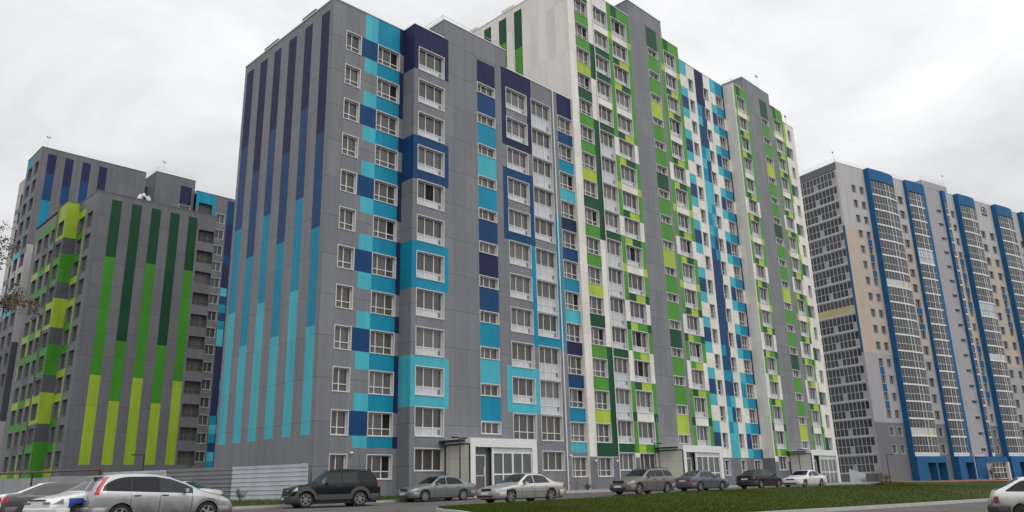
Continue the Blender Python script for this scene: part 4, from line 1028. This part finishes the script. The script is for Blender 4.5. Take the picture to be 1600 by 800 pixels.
    def handles(c, root, ss, z, mat=None):
        for s in ss:
            for sd in (1, -1):
                m = MB(); y = sd*c.door(s, z); m.box(c.X(s+.2), min(y, y+sd*.035), z-.018, c.X(s), max(y, y+sd*.035), z+.018, mat or 'bumperdark'); m.build('door_handle', root)
    def wheels(c, root, spokes=5, rim='rim', r=None):
        r = r or c.wr
        T = MB(); nseg = 28; prof = [(r*.66, -.085), (r*.9, -.1), (r*.985, -.075), (r, -.03), (r, .03), (r*.985, .075), (r*.9, .1), (r*.66, .085)]
        for i in range(nseg):
            a0, a1 = 2*math.pi*i/nseg, 2*math.pi*(i+1)/nseg
            for k in range(len(prof)-1):
                (r0, y0), (r1, y1) = prof[k], prof[k+1]
                T.face([(r0*math.cos(a0), y0, r0*math.sin(a0)), (r1*math.cos(a0), y1, r1*math.sin(a0)), (r1*math.cos(a1), y1, r1*math.sin(a1)), (r0*math.cos(a1), y0, r0*math.sin(a1))], 'tyre')
        tm = T.mesh('tyre', smooth=40, weld=True)
        Q = MB(); rr = r*.67
        for yy in (.035, -.035): Q.face([(rr*math.cos(2*math.pi*i/nseg), yy, rr*math.sin(2*math.pi*i/nseg)) for i in range(nseg)], 'black')
        for i in range(nseg):
            a0, a1 = 2*math.pi*i/nseg, 2*math.pi*(i+1)/nseg
            for yy in (.087, -.087): Q.face([(q*math.cos(a), yy, q*math.sin(a)) for q, a in ((rr, a0), (rr*.9, a0), (rr*.9, a1), (rr, a1))], rim)
        for i in range(spokes):
            M_ = Matrix.Rotation(2*math.pi*i/spokes, 4, 'Y')
            Q.box(.02, -.08, -.028, rr*.95, .08, .028, rim, M_)
        Q.tube([(0, -.085, 0), (0, .085, 0)], r*.16, rim, 12)
        rm = Q.mesh('rim')
        for s in c.wc:
            for sd in (1, -1):
                wo = bpy.data.objects.new('wheel', None); C.objects.link(wo); wo.parent = root; wo.location = (c.X(s), sd*(c.w(s)*.99-.11), r)
                link('tyre', tm, wo); link('rim', rm, wo)
    def mirrors(c, root, s, z, mat):
        for sd in (1, -1):
            m = MB(); y = sd*c.door(s, z-.02); m.box(c.X(s+.07), min(y, y+sd*.07), z-.01, c.X(s), max(y, y+sd*.07), z+.02, 'black')
            m.box(c.X(s+.10), min(y+sd*.05, y+sd*.20), z+.005, c.X(s+.0), max(y+sd*.05, y+sd*.20), z+.115, mat); m.build('mirror', root, smooth=40)
    def wrap(c, root, name, mat, s0, s1, z0, z1, sides=(1, -1), off=.012, n=6, end=None):
        """a lamp or cladding skin lying on the body between s0..s1 and z0..z1"""
        for sd in sides:
            m = MB()
            for i in range(n):
                sa, sb = s0+(s1-s0)*i/n, s0+(s1-s0)*(i+1)/n
                for k in range(3):
                    za, zc = z0+(z1-z0)*k/3, z0+(z1-z0)*(k+1)/3
                    q = []
                    for s, z in ((sa, za), (sb, za), (sb, zc), (sa, zc)):
                        z = min(z, c.zs(s)+.02); z = max(z, c.zb(s)+.0); q.append(Vector((c.X(s), sd*(c.door(s, min(z, c.zs(s)), off)), z)))
                    m.face(q, mat)
            if end is not None:      # across the end face, from the side inwards
                s = end[0]; x = c.X(s)+(.014 if s < c.L/2 else -.014); y1 = c.w(s)*.985; y0 = y1-end[1]
                m.face([Vector((x, sd*y0, z0)), Vector((x, sd*y1, z0)), Vector((x, sd*y1, min(z1, c.top(s)-.01))), Vector((x, sd*y0, min(z1, c.top(s)-.01)))], mat)
            m.build(name, root)
    def endbox(c, root, name, mat, s, y0, y1, z0, z1, t=.03):
        m = MB(); x = c.X(s); f = 1 if s < c.L/2 else -1
        m.box(min(x, x+f*t), y0, z0, max(x, x+f*t), y1, z1, mat); return m.build(name, root)
    def bumper(c, root, front, mat, z0, z1, t=.09, wrap=.55):
        m = MB(); pts = []; s0 = 0 if front else c.L
        f = 1 if front else -1
        prof = []
        for s in [wrap*(1-i/5) for i in range(6)]:
            ss = s if front else c.L-s; prof.append((c.X(ss)+f*.015*(1 if s < .2 else 0), c.w(ss)+.006))
        line = [(x, y) for x, y in prof]+[(c.X(s0)+f*t, c.w(s0)*.75), (c.X(s0)+f*t*1.15, 0), (c.X(s0)+f*t, -c.w(s0)*.75)]+[(x, -y) for x, y in prof[::-1]]
        for i in range(len(line)-1):
            a, b = line[i], line[i+1]
            q = [(z0, -.03), (z0+.05, 0), (z1-.04, 0), (z1, -.05)]
            for k in range(3):
                def pt(p, o): 
                    sc_ = 1+o/c.W; return Vector((p[0]+f*o if abs(p[1]) < c.W*.9 else p[0], p[1]*sc_, 0))
                A_, B_ = pt(a, q[k][1]), pt(b, q[k][1]); A2, B2 = pt(a, q[k+1][1]), pt(b, q[k+1][1])
                m.face([(A_.x, A_.y, q[k][0]), (B_.x, B_.y, q[k][0]), (B2.x, B2.y, q[k+1][0]), (A2.x, A2.y, q[k+1][0])], mat)
        m.build('front_bumper' if front else 'rear_bumper', root, smooth=50, weld=True)
def sedan(root, paint, hl='headlamp', L=4.66, W=1.76, wb=2.68, fo=.92, H=1.44, cowl=1.32, rf=2.05, rr=3.15, deck=3.98, hood=.90, deckz=1.0, nose=.64, tail=.9, bump=None, lamp_z=(.62, .75), tail_mat='tail', spokes=5, ra=.36, grille=True, glass='carglass', mirror=None, belt=None, tail_z=None, tail_w=.36, rim='rim', chrome=False):
    top = [(0, nose), (.06, nose+.06), (.3, hood-.10), (cowl, hood+.06), (rf, H-.045), ((rf+rr)/2, H), (rr, H-.05), (deck, deckz+.02), (L-.15, deckz-.02), (L-.03, deckz-.10), (L, tail-.12)]
    belt = belt or [(0, .6), (.4, hood-.10), (cowl, hood), (deck, deckz-.06), (L, deckz-.1)]
    c = Car(L, W, wb, fo, top, belt, H, paint, ra=ra)
    c.body(root); zh = H-.10; m0 = cowl+(rr-cowl)*.53+.12
    c.side_window(root, cowl+.30, m0-.03, zh, mat=glass); c.side_window(root, m0+.03, deck-.42, zh, mat=glass, lean1=.32)
    c.screen(root, cowl+.06, rf-.03, 'windscreen', mat=glass); c.screen(root, rr+.04, deck-.06, 'rear_window', mat=glass)
    c.seams(root, (cowl+.22, m0, c.wc[1]-.34)); c.handles(root, (m0-.27, c.wc[1]-.52), c.belt(m0)-.13, paint if not chrome else 'chrome')
    c.wheels(root, spokes, rim); c.mirrors(root, cowl+.36, c.belt(cowl+.3)+.0, mirror or paint)
    c.wrap(root, 'headlight', hl, .02, .34, lamp_z[0], lamp_z[1], end=(0, .36))
    tz = tail_z or (deckz-.30, deckz-.13)
    c.wrap(root, 'tail_light', tail_mat, L-.22, L-.01, tz[0], tz[1], end=(L, tail_w))
    c.bumper(root, True, bump or paint, .24, .56); c.bumper(root, False, bump or paint, .27, .60)
    if grille: c.endbox(root, 'grille', 'black', 0, -.36, .36, lamp_z[0]-.01, lamp_z[1]-.01, .02)
    c.endbox(root, 'air_intake', 'black', -.09, -.55, .55, .29, .37, .03); c.endbox(root, 'number_plate', 'plate', -.105, -.26, .26, .40, .51, .015)
    c.endbox(root, 'number_plate', 'plate', L+.005, -.26, .26, .66, .77, .02)
    return c
def wagon(root, paint, L, W, wb, fo, H, cowl, rf, rearroof, hood, nose, belt_r, ra=.36, lamp_z=(.66,.82), glass='carglass', spokes=5, bump=None, hatch=.30, rails=None, win=None, zwin=.11, tailz=(.85, 1.15), tail_end=.2, rim='rim', tumble=.34, rlean=.35, sill=.22, zm=.72):
    top = [(0, nose), (.06, nose+.06), (.3, hood-.12), (cowl, hood+.06), (rf, H-.05), ((rf+rearroof)/2, H), (rearroof, H-.05), (L-.1, belt_r+.03), (L-.02, belt_r-.08), (L, belt_r-.22)]
    belt = [(0, .6), (.4, hood-.12), (cowl, hood), (L-.3, belt_r), (L, belt_r)]
    c = Car(L, W, wb, fo, top, belt, H, paint, ra=ra, tumble=tumble, sill=sill, zm=zm); c.body(root); zh = H-zwin
    for a, b_, l1, g in win: c.side_window(root, a, b_, zh, mat=g, lean1=l1)
    c.screen(root, cowl+.06, rf-.03, 'windscreen', mat=glass); c.screen(root, rearroof+.03, L-.14, 'rear_window', mat='carglass')
    c.wheels(root, spokes, rim); c.mirrors(root, cowl+.4, c.belt(cowl+.3), paint if bump is None else 'bumperdark')
    c.wrap(root, 'headlight', 'headlamp', .02, .42, lamp_z[0], lamp_z[1], end=(0, .36))
    c.bumper(root, True, bump or paint, .24, .58); c.bumper(root, False, bump or paint, .27, .62)
    c.endbox(root, 'grille', 'black', 0, -.40, .40, lamp_z[0]-.02, lamp_z[1]-.03, .02)
    c.endbox(root, 'air_intake', 'black', -.09, -.55, .55, .29, .37, .03); c.endbox(root, 'number_plate', 'plate', -.105, -.26, .26, .40, .51, .015)
    c.endbox(root, 'number_plate', 'plate', L, -.26, .26, .74, .86, .02)
    if rails:
        for sd in (1, -1):
            m = MB(); y = sd*(c.wt(rails[0]+.2)-.06); m.tube([(c.X(s), y, c.top(s)+.055) for s in (rails[0], (rails[0]+rails[1])/2, rails[1])], .018, 'black', 6)
            for s in rails: m.tube([(c.X(s), y, c.top(s)-.02), (c.X(s), y, c.top(s)+.055)], .02, 'black', 6)
            m.build('roof_rail', root)
    return c
def place(root, px, py, head_deg, W=None, L=None, z=None):
    root.location = (px, py, gz(px, py) if z is None else z); root.rotation_euler = (0, 0, R(head_deg))
def car_thing(label, cat='car', group='parked cars'): return thing('parked_car', (0,0,0), label, cat, group)
def near_side(M_, head, half): # body centre from the middle of the wheels on the side towards the camera
    a = R(head)+math.pi/2; n = Vector((math.cos(a), math.sin(a))); m = Vector(M_)
    if n.dot(m) < 0: n = -n
    return m+n*half
def put(root, M_, head, half=.8, z=None):
    q = near_side(M_, head, half); place(root, q.x, q.y, head, z=z)
# dark green off-roader
t = car_thing('dark green off-road car with grey lower cladding and roof rails', 'car')
pt = car_paint('dark_green_paint', (.005,.009,.010), .0, .35, .08, .1)
c = wagon(t, pt, 4.70, 1.86, 2.75, .83, 1.80, 1.42, 2.05, 4.25, 1.12, .86, 1.18, ra=.43, lamp_z=(.80,.99), spokes=6, bump='bumpergrey', rails=(2.1, 4.2), tumble=.22, rlean=.2, sill=.36, zm=.92,
          win=((1.62, 2.60, 0, 'carglass2'), (2.66, 3.42, 0, 'carglass2'), (3.50, 4.36, .16, 'carglass')), zwin=.13)
c.wrap(t, 'tail_light', 'tail', 4.52, 4.69, .93, 1.22, end=(4.7, .14)); c.seams(t, (1.5, 2.63, 3.46)); c.handles(t, (2.36, 3.2), 1.0)
for s in c.wc:      # flared arches
    for sd in (1, -1):
        m = MB(); n = 14
        for i in range(n):
            a0, a1 = math.pi*i/n, math.pi*(i+1)/n
            q = [(r_, a) for r_, a in ((c.ra, a0), (c.ra+.16, a0), (c.ra+.16, a1), (c.ra, a1))]
            m.face([Vector((c.X(s)+r_*math.cos(a), sd*(c.W+(.05 if r_ < c.ra+.1 else .005)), c.wr+r_*math.sin(a))) for r_, a in q], 'bumpergrey')
            m.face([Vector((c.X(s)+r_*math.cos(a), sd*(c.W+o), c.wr+r_*math.sin(a))) for r_, a, o in ((c.ra, a0, -.12), (c.ra, a0, .05), (c.ra, a1, .05), (c.ra, a1, -.12))], 'bumpergrey')
        m.build('wheel_arch', t)
for sd in (1, -1):
    m = MB(); m.box(c.X(c.wc[1]-.45), sd*c.W-.01 if sd > 0 else -c.W-.03, .36, c.X(c.wc[0]+.45), sd*c.W+.03 if sd > 0 else -c.W+.01, .62, 'bumpergrey'); m.build('side_cladding', t)
put(t, (22.9, 35.6), 163)
t = car_thing('grey green saloon with dark windows parked before the first white porch')
c = sedan(t, car_paint('grey_green_paint', (.20,.225,.22), .45, .32), H=1.44, spokes=7, rim='rim'); put(t, (31.0, 36.5), 174)
t = car_thing('silver beige saloon with its bonnet towards the tip of the lawn')
c = sedan(t, car_paint('silver_beige_paint', (.56,.54,.50), .6, .26, .4), L=4.72, W=1.75, wb=2.73, fo=.88, H=1.40, cowl=1.38, rf=2.12, rr=3.12, deck=3.92, hood=.86, deckz=.97, lamp_z=(.58,.70), spokes=5, glass='carglass2', chrome=True)
c.wrap(t, 'side_moulding', 'chrome', 1.2, 3.3, .50, .52, off=.014); put(t, (29.4, 28.0), 177)
t = car_thing('brown grey estate car with roof rails half behind the lawn')
pt = car_paint('brown_grey_paint', (.18,.165,.15), .4, .35)
c = wagon(t, pt, 4.44, 1.72, 2.62, .88, 1.46, 1.30, 2.05, 3.95, .92, .66, 1.0, rails=(2.0, 3.9), win=((1.62, 2.42, 0, 'carglass'), (2.47, 3.22, 0, 'carglass'), (3.30, 4.14, .3, 'carglass')))
c.wrap(t, 'tail_light', 'tail', 4.3, 4.43, .85, 1.2, end=(4.44, .14)); c.seams(t, (1.5, 2.45, 3.25)); c.handles(t, (2.2, 3.02), .84); put(t, (39.9, 28.1), 177)
t = car_thing('blue grey saloon seen from behind beside the brown grey estate car')
sedan(t, car_paint('blue_grey_paint', (.10,.115,.15), .4, .35), L=4.43, W=1.70, wb=2.53, fo=.90, H=1.44, cowl=1.28, rf=2.0, rr=3.05, deck=3.85, deckz=1.0, glass='carglass2', tail_w=.42); put(t, (51.9, 31.5), 354)
t = car_thing('dark maroon black saloon seen from behind next to the white saloon')
sedan(t, car_paint('maroon_black_paint', (.018,.014,.016), .0, .35, .15, .15), L=4.27, W=1.68, wb=2.49, fo=.80, H=1.42, cowl=1.15, rf=1.85, rr=3.0, deck=3.72, deckz=1.02, bump='bumperdark', glass='carglass2', tail_mat='tail2', tail_w=.3); put(t, (57.4, 29.8), 357)
t = car_thing('white saloon with dark windscreen parked at the far end of the row')
sedan(t, car_paint('white_paint', (.72,.71,.68), .0, .3), L=4.75, W=1.75, wb=2.73, fo=.9, H=1.38, cowl=1.38, rf=2.1, rr=3.05, deck=3.85, hood=.86, deckz=.95, lamp_z=(.6,.7)); put(t, (65.3, 30.1), 177)
# silver minivan in front on the left
t = car_thing('silver minivan with dark rear glass and tall red tail lamps', 'minivan')
pt = car_paint('silver_paint', (.46,.46,.47), .8, .34, .55, .4, 1.0)  # high brown gradient: the ground's reflection painted into the lower body, over the grime
top = [(0, .60), (.05, .70), (.3, .84), (.7, .95), (1.1, 1.05), (1.6, 1.30), (2.1, 1.49), (2.6, 1.575), (3.1, 1.60), (3.7, 1.585), (4.15, 1.53), (4.24, 1.47), (4.44, 1.04), (4.51, .82), (4.55, .55)]
belt = [(0, .6), (.4, .80), (1.1, .93), (2.5, .99), (4.3, 1.07), (4.55, 1.07)]
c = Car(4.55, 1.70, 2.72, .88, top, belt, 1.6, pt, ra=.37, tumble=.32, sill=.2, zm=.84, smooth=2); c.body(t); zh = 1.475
c.side_window(t, 1.40, 4.20, zh+.02, round1=.85, mat='black', lo=.003, name='window_trim', off=.005)
c.side_window(t, 1.52, 2.42, zh, mat='carglass2', off=.010); c.side_window(t, 2.47, 3.32, zh, mat='carglass', off=.010); c.side_window(t, 3.35, 4.14, zh, mat='carglass', round1=.78, off=.010)
c.screen(t, 1.12, 2.05, 'windscreen', 'carglass2'); c.screen(t, 4.25, 4.43, 'rear_window', 'carglass', side_in=.16)
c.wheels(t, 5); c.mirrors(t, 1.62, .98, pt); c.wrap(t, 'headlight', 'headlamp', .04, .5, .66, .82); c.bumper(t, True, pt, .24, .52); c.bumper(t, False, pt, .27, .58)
c.endbox(t, 'number_plate', 'plate', 4.49, -.26, .26, .80, .92, .04); c.endbox(t, 'grille', 'black', 0, -.4, .4, .56, .64, .02); c.endbox(t, 'number_plate', 'plate', -.105, -.26, .26, .40, .51, .015)
def tail_s(z):
    for s in [4.55-.01*i for i in range(60)]:
        if c.top(s) >= z+.01: return s
    return 4.2
for sd in (1, -1):
    m = MB(); n = 9; g = []
    for i in range(n+1):
        z = .95+.54*i/n; s = tail_s(z); g.append([Vector((c.X(s-d_), sd*c.ysec(s-d_, z, .012), z)) for d_ in (.17, .10, .03)])
    for i in range(n):
        for k in range(2): m.face([g[i][k], g[i][k+1], g[i+1][k+1], g[i+1][k]], 'tail')
    m.build('tail_light', t)
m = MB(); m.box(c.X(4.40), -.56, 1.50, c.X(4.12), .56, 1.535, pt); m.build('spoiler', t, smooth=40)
c.seams(t, (1.42, 2.45, 3.34)); c.handles(t, (2.2, 3.06), .90)
put(t, (11.1, 27.1), 355, z=-.84)
# white and blue patrol-style car behind it
t = car_thing('white car with a blue and yellow door panel behind the silver minivan')
pw = car_paint('patrol_white_paint', (.72,.72,.72), .0, .25)
c = sedan(t, pw, L=4.55, W=1.72, wb=2.60, fo=.86, H=1.47, cowl=1.22, rf=2.0, rr=3.2, deck=3.95, hood=.95, deckz=1.05, nose=.74, lamp_z=(.66,.84), mirror='black', hl='headlamp_dark', grille=False)
c.endbox(t, 'grille', 'black', 0, -.42, .42, .76, .81, .02)
c.wrap(t, 'livery_panel', 'police', .50, 3.5, .45, .83, off=.009, n=24); c.wrap(t, 'livery_strip', 'policelight', 1.0, 1.9, .70, .79, off=.014, n=6)
place(t, 9.79, 29.27, 197, z=-.80)
t = car_thing('dark grey saloon with a rounded roof behind the white and blue car')
sedan(t, car_paint('dark_grey_paint', (.075,.073,.072), .35, .35), L=4.55, W=1.74, wb=2.65, fo=.9, H=1.44, cowl=1.25, rf=2.0, rr=3.2, deck=4.0, deckz=1.03, glass='carglass', tail_w=.45); place(t, 10.5, 34.4, 346, z=-.80)
t = car_thing('white saloon mostly hidden behind the dark grey one at the left edge')
sedan(t, car_paint('pale_white_paint', (.68,.68,.68), .0, .3), L=4.55, W=1.72, wb=2.62, fo=.9, H=1.46, cowl=1.25, rf=2.0, rr=3.1, deck=3.95, deckz=1.02, glass='carglass'); place(t, 11.2, 38.3, 346, z=-.76)
t = car_thing('cream white saloon seen from behind past the nose of the silver minivan')
sedan(t, car_paint('cream_paint', (.66,.64,.57), .0, .3), L=4.5, W=1.70, wb=2.60, fo=.9, H=1.40, cowl=1.25, rf=2.0, rr=3.1, deck=3.9, deckz=.98, tail_mat='tail2', tail_w=.5); place(t, 15.7, 38.06, 132, z=-.70)
# white hatchback at the right edge
t = car_thing('white three-door hatchback with dark bumper cut by the right edge')
pt = car_paint('hatch_white_paint', (.66,.66,.64), .0, .3, 1.1, .4, .85)
L = 4.0
top = [(0, .62), (.06, .7), (.3, .80), (1.2, .93), (1.85, 1.34), (2.5, 1.40), (3.15, 1.355), (3.55, 1.14), (3.92, .98), (3.98, .9), (4.0, .72)]
c = Car(L, 1.65, 2.46, .76, top, [(0, .6), (.4, .78), (1.2, .87), (3.9, .93), (4, .92)], 1.4, pt, ra=.34, tumble=.36); c.body(t)
c.side_window(t, 1.45, 2.52, 1.30, mat='carglass'); c.side_window(t, 2.60, 3.62, 1.30, mat='carglass', lean1=.5, lo=.04)
c.screen(t, 1.25, 1.82, 'windscreen'); c.screen(t, 3.2, 3.88, 'rear_window'); c.wheels(t, 4, 'bumpergrey'); c.mirrors(t, 1.6, .9, 'black')
c.bumper(t, True, 'bumperdark', .27, .52); c.bumper(t, False, 'bumperdark', .28, .55, t=.1, wrap=.42); c.wrap(t, 'tail_light', 'tail2', 3.84, 3.99, .62, .82, end=(4.0, .4)); c.wrap(t, 'headlight', 'headlamp', .02, .25, .6, .74, end=(0, .4))
c.seams(t, (1.32, 2.56)); c.handles(t, (2.66-.3,), .80); c.endbox(t, 'number_plate', 'plate', 4.0, -.26, .26, .62, .73, .02)
put(t, (29.05, 5.55), -71, z=-1.40)

# ================================================================== shrubs and the tree at the left edge
def leaf_mat(name, a, b_):
    m, nt, b = new_mat(name); g_ = N(nt, 'ShaderNodeNewGeometry'); nt.links.new(mixc(nt, g_.outputs['Random Per Island'], a, b_), b.inputs['Base Color']); b.inputs['Roughness'].default_value = .7; b.inputs['Specular IOR Level'].default_value = .25; return m
bark = plain('bark', (.09,.075,.06), .9, noise=.4)
MAT['leaf_green'] = leaf_mat('leaf_green', (.03,.05,.015), (.07,.09,.025)); MAT['leaf_autumn'] = leaf_mat('leaf_autumn', (.045,.04,.02), (.17,.11,.06)); MAT['twig'] = leaf_mat('dry_twig', (.08,.065,.045), (.15,.12,.08))
def leaves(m, p, n, rad, size, mat):
    for _ in range(n):
        q = Vector((random.gauss(0, 1), random.gauss(0, 1), random.gauss(0, .8)))*rad*.5+p
        a = Vector((random.gauss(0,1), random.gauss(0,1), random.gauss(0,1))).normalized(); b_ = a.orthogonal().normalized(); s = size*random.uniform(.6, 1.3)
        m.face([q-a*s, q+b_*s*.45, q+a*s, q-b_*s*.45], mat)
def shrub(x, y, h, w_, label, mat='leaf_green', dense=1.0, dz=.1, group='shrubs by the walls and fence'):
    t = thing('shrub', (x, y, gz(x, y)+dz), label, 'shrub', group); st = MB(); lf = MB(); tips = []
    for i in range(int(9*dense)+4):
        a = random.uniform(0, 6.28); r_ = random.uniform(.2, 1)*w_*.5; hh = h*random.uniform(.55, 1.0)
        p0 = Vector((random.uniform(-.06, .06), random.uniform(-.06, .06), -.05)); p2 = Vector((math.cos(a)*r_, math.sin(a)*r_, hh)); p1 = p0.lerp(p2, .5)+Vector((0, 0, hh*.12))
        st.tube([p0, p1, p2], .014, bark, 5, r1=.004); tips += [p1, p2, p1.lerp(p2, .5)]
    for p in tips: leaves(lf, p, int(16*dense)+3, w_*.22, .035+.012*h, mat)
    st.build('stems', t); lf.build('foliage', t)
shrub(23.0, 45.6, .8, .7, 'small twiggy reddish bush in front of the bright corrugated fence', 'twig', dense=.8)
shrub(49.2, 41.9, 1.2, 1.6, 'loose twiggy bush against the grey wall behind the estate car', 'twig', .35)
shrub(50.6, 42.0, .5, .9, 'low dark bush beside the loose twiggy one behind the estate car', dense=.8)
shrub(97.6, 38.8, .5, 2.4, 'low weedy bush at the foot of the farthest white porch', dense=.9)
ux, uy = rw(112.5, V0-1.0); shrub(ux, uy, 1.7, 1.6, 'tall twiggy bush at the corner of the pale tower', 'twig', .8)
ux, uy = rw(114.3, V0-1.2); shrub(ux, uy, 1.1, 1.5, 'rounded green bush at the corner of the pale tower', dense=1.0)
ux, uy = rw(143.3, V0-2.2); shrub(ux, uy, 1.1, 3.2, 'wide low green bush before the glazed tower entrance', dense=1.4)
ux, uy = rw(142.3, V0-2.0); shrub(ux, uy, 2.6, 1.6, 'dark bush standing against the blue wall beside the glazed entrance', dense=1.0)
ux, uy = rw(153.5, V0-2.3); shrub(ux, uy, 1.9, 1.4, 'upright bush beside the rightmost blue portico', dense=1.0)
shrub(30.5, 70.5, 3.4, 1.0, 'thin shrub tip rising above the fence under the lime stripes', dense=.8)
# grey panel screen by the flank of the pale tower
ux, uy = rw(107.8, V0+.3); t = thing('panel_screen', (ux, uy, 0), 'leaning pale sheet screen at the foot of the glazed flank', 'screen', rz=R(TH-40))
m = MB(); T2 = Matrix.Identity(4)
m.face([(0, 0, -.8), (2.3, 0, -.8), (2.3, 0, .9), (0, 0, 1.7)], 'frame2'); m.face([(0, .06, -.8), (0, .06, 1.7), (2.3, .06, .9), (2.3, .06, -.8)], 'frame2')
for a, b_ in (((0,0,-.8), (0,0,1.7)), ((0,0,1.7), (2.3,0,.7)), ((2.3,0,.7), (2.3,0,-.8))):
    m.face([a, b_, (b_[0], .06, b_[2]), (a[0], .06, a[2])], 'frame2')
m.build('sheet', t)
for x in (.1, 1.15, 2.2):
    m = MB(); m.tube([(x, .1, -.9), (x, .1, 1.6-.34*x)], .04, 'frame3', 6); m.build('post', t)
def pix(px, py, dist):
    d = fw*F_PX + r2*(px-800) - u2*(py-400); d = d/math.hypot(d.x, d.y); return d*dist
def tree(px, dist, targets, label):
    b0 = pix(px, 780, dist); g0 = gz(b0.x, b0.y); t = thing('deciduous_tree', (b0.x, b0.y, g0), label, 'tree'); O = Vector((b0.x, b0.y, g0)); tr = MB(); cr = MB()
    tr.tube([(0,0,-.1), (.05,.02,2), (0,.1,4), (.1,.1,5.6), (.15,.05,6.6)], .14, bark, 10, r1=.03)
    ends = []
    for tx, ty, n, rad in targets:
        e = pix(tx, ty, dist+random.uniform(-.5, .5))-O; base = Vector((0, .05, max(1.5, e.z-.9))); mid = base.lerp(e, .55)+Vector((0, 0, .25))
        tr.tube([base, mid, e], .035, bark, 6, r1=.006); ends.append((e, n, rad)); ends.append((mid, n, rad*1.1))
        for _ in range(5):
            q = mid.lerp(e, random.random()); q2 = q+Vector((random.gauss(0,.3), random.gauss(0,.3), random.gauss(0,.25))); tr.tube([q, q2], .008, bark, 5, r1=.003); ends.append((q2, n//2, rad*.6))
    for i in range(26):      # the rest of the crown, left of the frame
        a = random.uniform(0, 6.28); h = random.uniform(2.6, 6.4); r_ = random.uniform(.3, .9)*min(1.0, (7-h)*.6)
        e = Vector((math.cos(a)*r_, math.sin(a)*r_, h)); tr.tube([Vector((0,.05,max(1.5, h-.7))), e], .025, bark, 5, r1=.005); ends.append((e, 70, .4))
    for e, n, rad in ends: leaves(cr, e, n, rad, .045, 'leaf_autumn')
    tr.build('trunk', t); cr.build('crown', t)
tree(-185, 19, [(-6, 372, 60, .3), (-5, 395, 55, .28), (-8, 415, 40, .26), (0, 388, 36, .2), (20, 466, 70, .24), (10, 480, 60, .26), (30, 468, 40, .16), (-2, 474, 60, .34)], 'tree with small brown green leaves reaching in at the left edge')

# ================================================================== light
w = bpy.data.worlds.new('World'); sc.world = w; w.use_nodes = True; nt = w.node_tree
bg = nt.nodes['Background']; tc = N(nt, 'ShaderNodeTexCoord')
SUN_EL, SUN_AZ = R(48), R(262)      # direction the light comes from (math azimuth)
sky = N(nt, 'ShaderNodeTexSky'); sky.sky_type = 'NISHITA'; sky.sun_disc = False; sky.sun_elevation = SUN_EL; sky.sun_rotation = math.pi/2 - SUN_AZ
nz = N(nt, 'ShaderNodeTexNoise'); nz.inputs['Scale'].default_value = 2.6; nz.inputs['Detail'].default_value = 6; nz.inputs['Roughness'].default_value = .55; nz.inputs['Distortion'].default_value = .4
mp = N(nt, 'ShaderNodeMapping'); mp.inputs['Scale'].default_value = (1, 1, 2.2); nt.links.new(tc.outputs['Generated'], mp.inputs[0]); nt.links.new(mp.outputs[0], nz.inputs['Vector'])
sep = N(nt, 'ShaderNodeSeparateXYZ'); nt.links.new(tc.outputs['Generated'], sep.inputs[0])
dt = N(nt, 'ShaderNodeVectorMath', operation='DOT_PRODUCT'); nt.links.new(tc.outputs['Generated'], dt.inputs[0])
dt.inputs[1].default_value = (math.cos(SUN_EL)*math.cos(SUN_AZ), math.cos(SUN_EL)*math.sin(SUN_AZ), math.sin(SUN_EL))
glow = math_n(nt, 'MULTIPLY', math_n(nt, 'POWER', math_n(nt, 'MAXIMUM', math_n(nt, 'ADD', math_n(nt, 'MULTIPLY', dt.outputs['Value'], .5), .5), 0.0), 2.0), 5.5)
base = math_n(nt, 'ADD', 5.25, math_n(nt, 'MULTIPLY', math_n(nt, 'MAXIMUM', sep.outputs[2], 0.0), 5.4))
cl = math_n(nt, 'ADD', math_n(nt, 'ADD', base, glow), math_n(nt, 'MULTIPLY', math_n(nt, 'SUBTRACT', nz.outputs['Fac'], .5), 10.0))
cm = N(nt, 'ShaderNodeVectorMath', operation='SCALE'); cm.inputs[0].default_value = (.985, .985, 1.0); nt.links.new(cl, cm.inputs['Scale'])
nt.links.new(mixc(nt, .97, sky.outputs[0], cm.outputs[0]), bg.inputs['Color']); bg.inputs['Strength'].default_value = .1
sd = bpy.data.lights.new('sun', 'SUN'); sd.energy = .5; sd.angle = R(25); sd.color = (1, .97, .93)
so = bpy.data.objects.new('sun', sd); C.objects.link(so)
so.rotation_euler = Vector((-math.cos(SUN_EL)*math.cos(SUN_AZ), -math.cos(SUN_EL)*math.sin(SUN_AZ), -math.sin(SUN_EL))).to_track_quat('-Z', 'Y').to_euler()
vs = sc.view_settings; vs.view_transform = 'Standard'; vs.look = 'None'; vs.exposure = 0; vs.gamma = 1
try: vs.use_curve_mapping = False
except Exception: pass
sc.render.engine = 'CYCLES'; sc.cycles.max_bounces = 5; sc.cycles.diffuse_bounces = 3; sc.cycles.glossy_bounces = 3
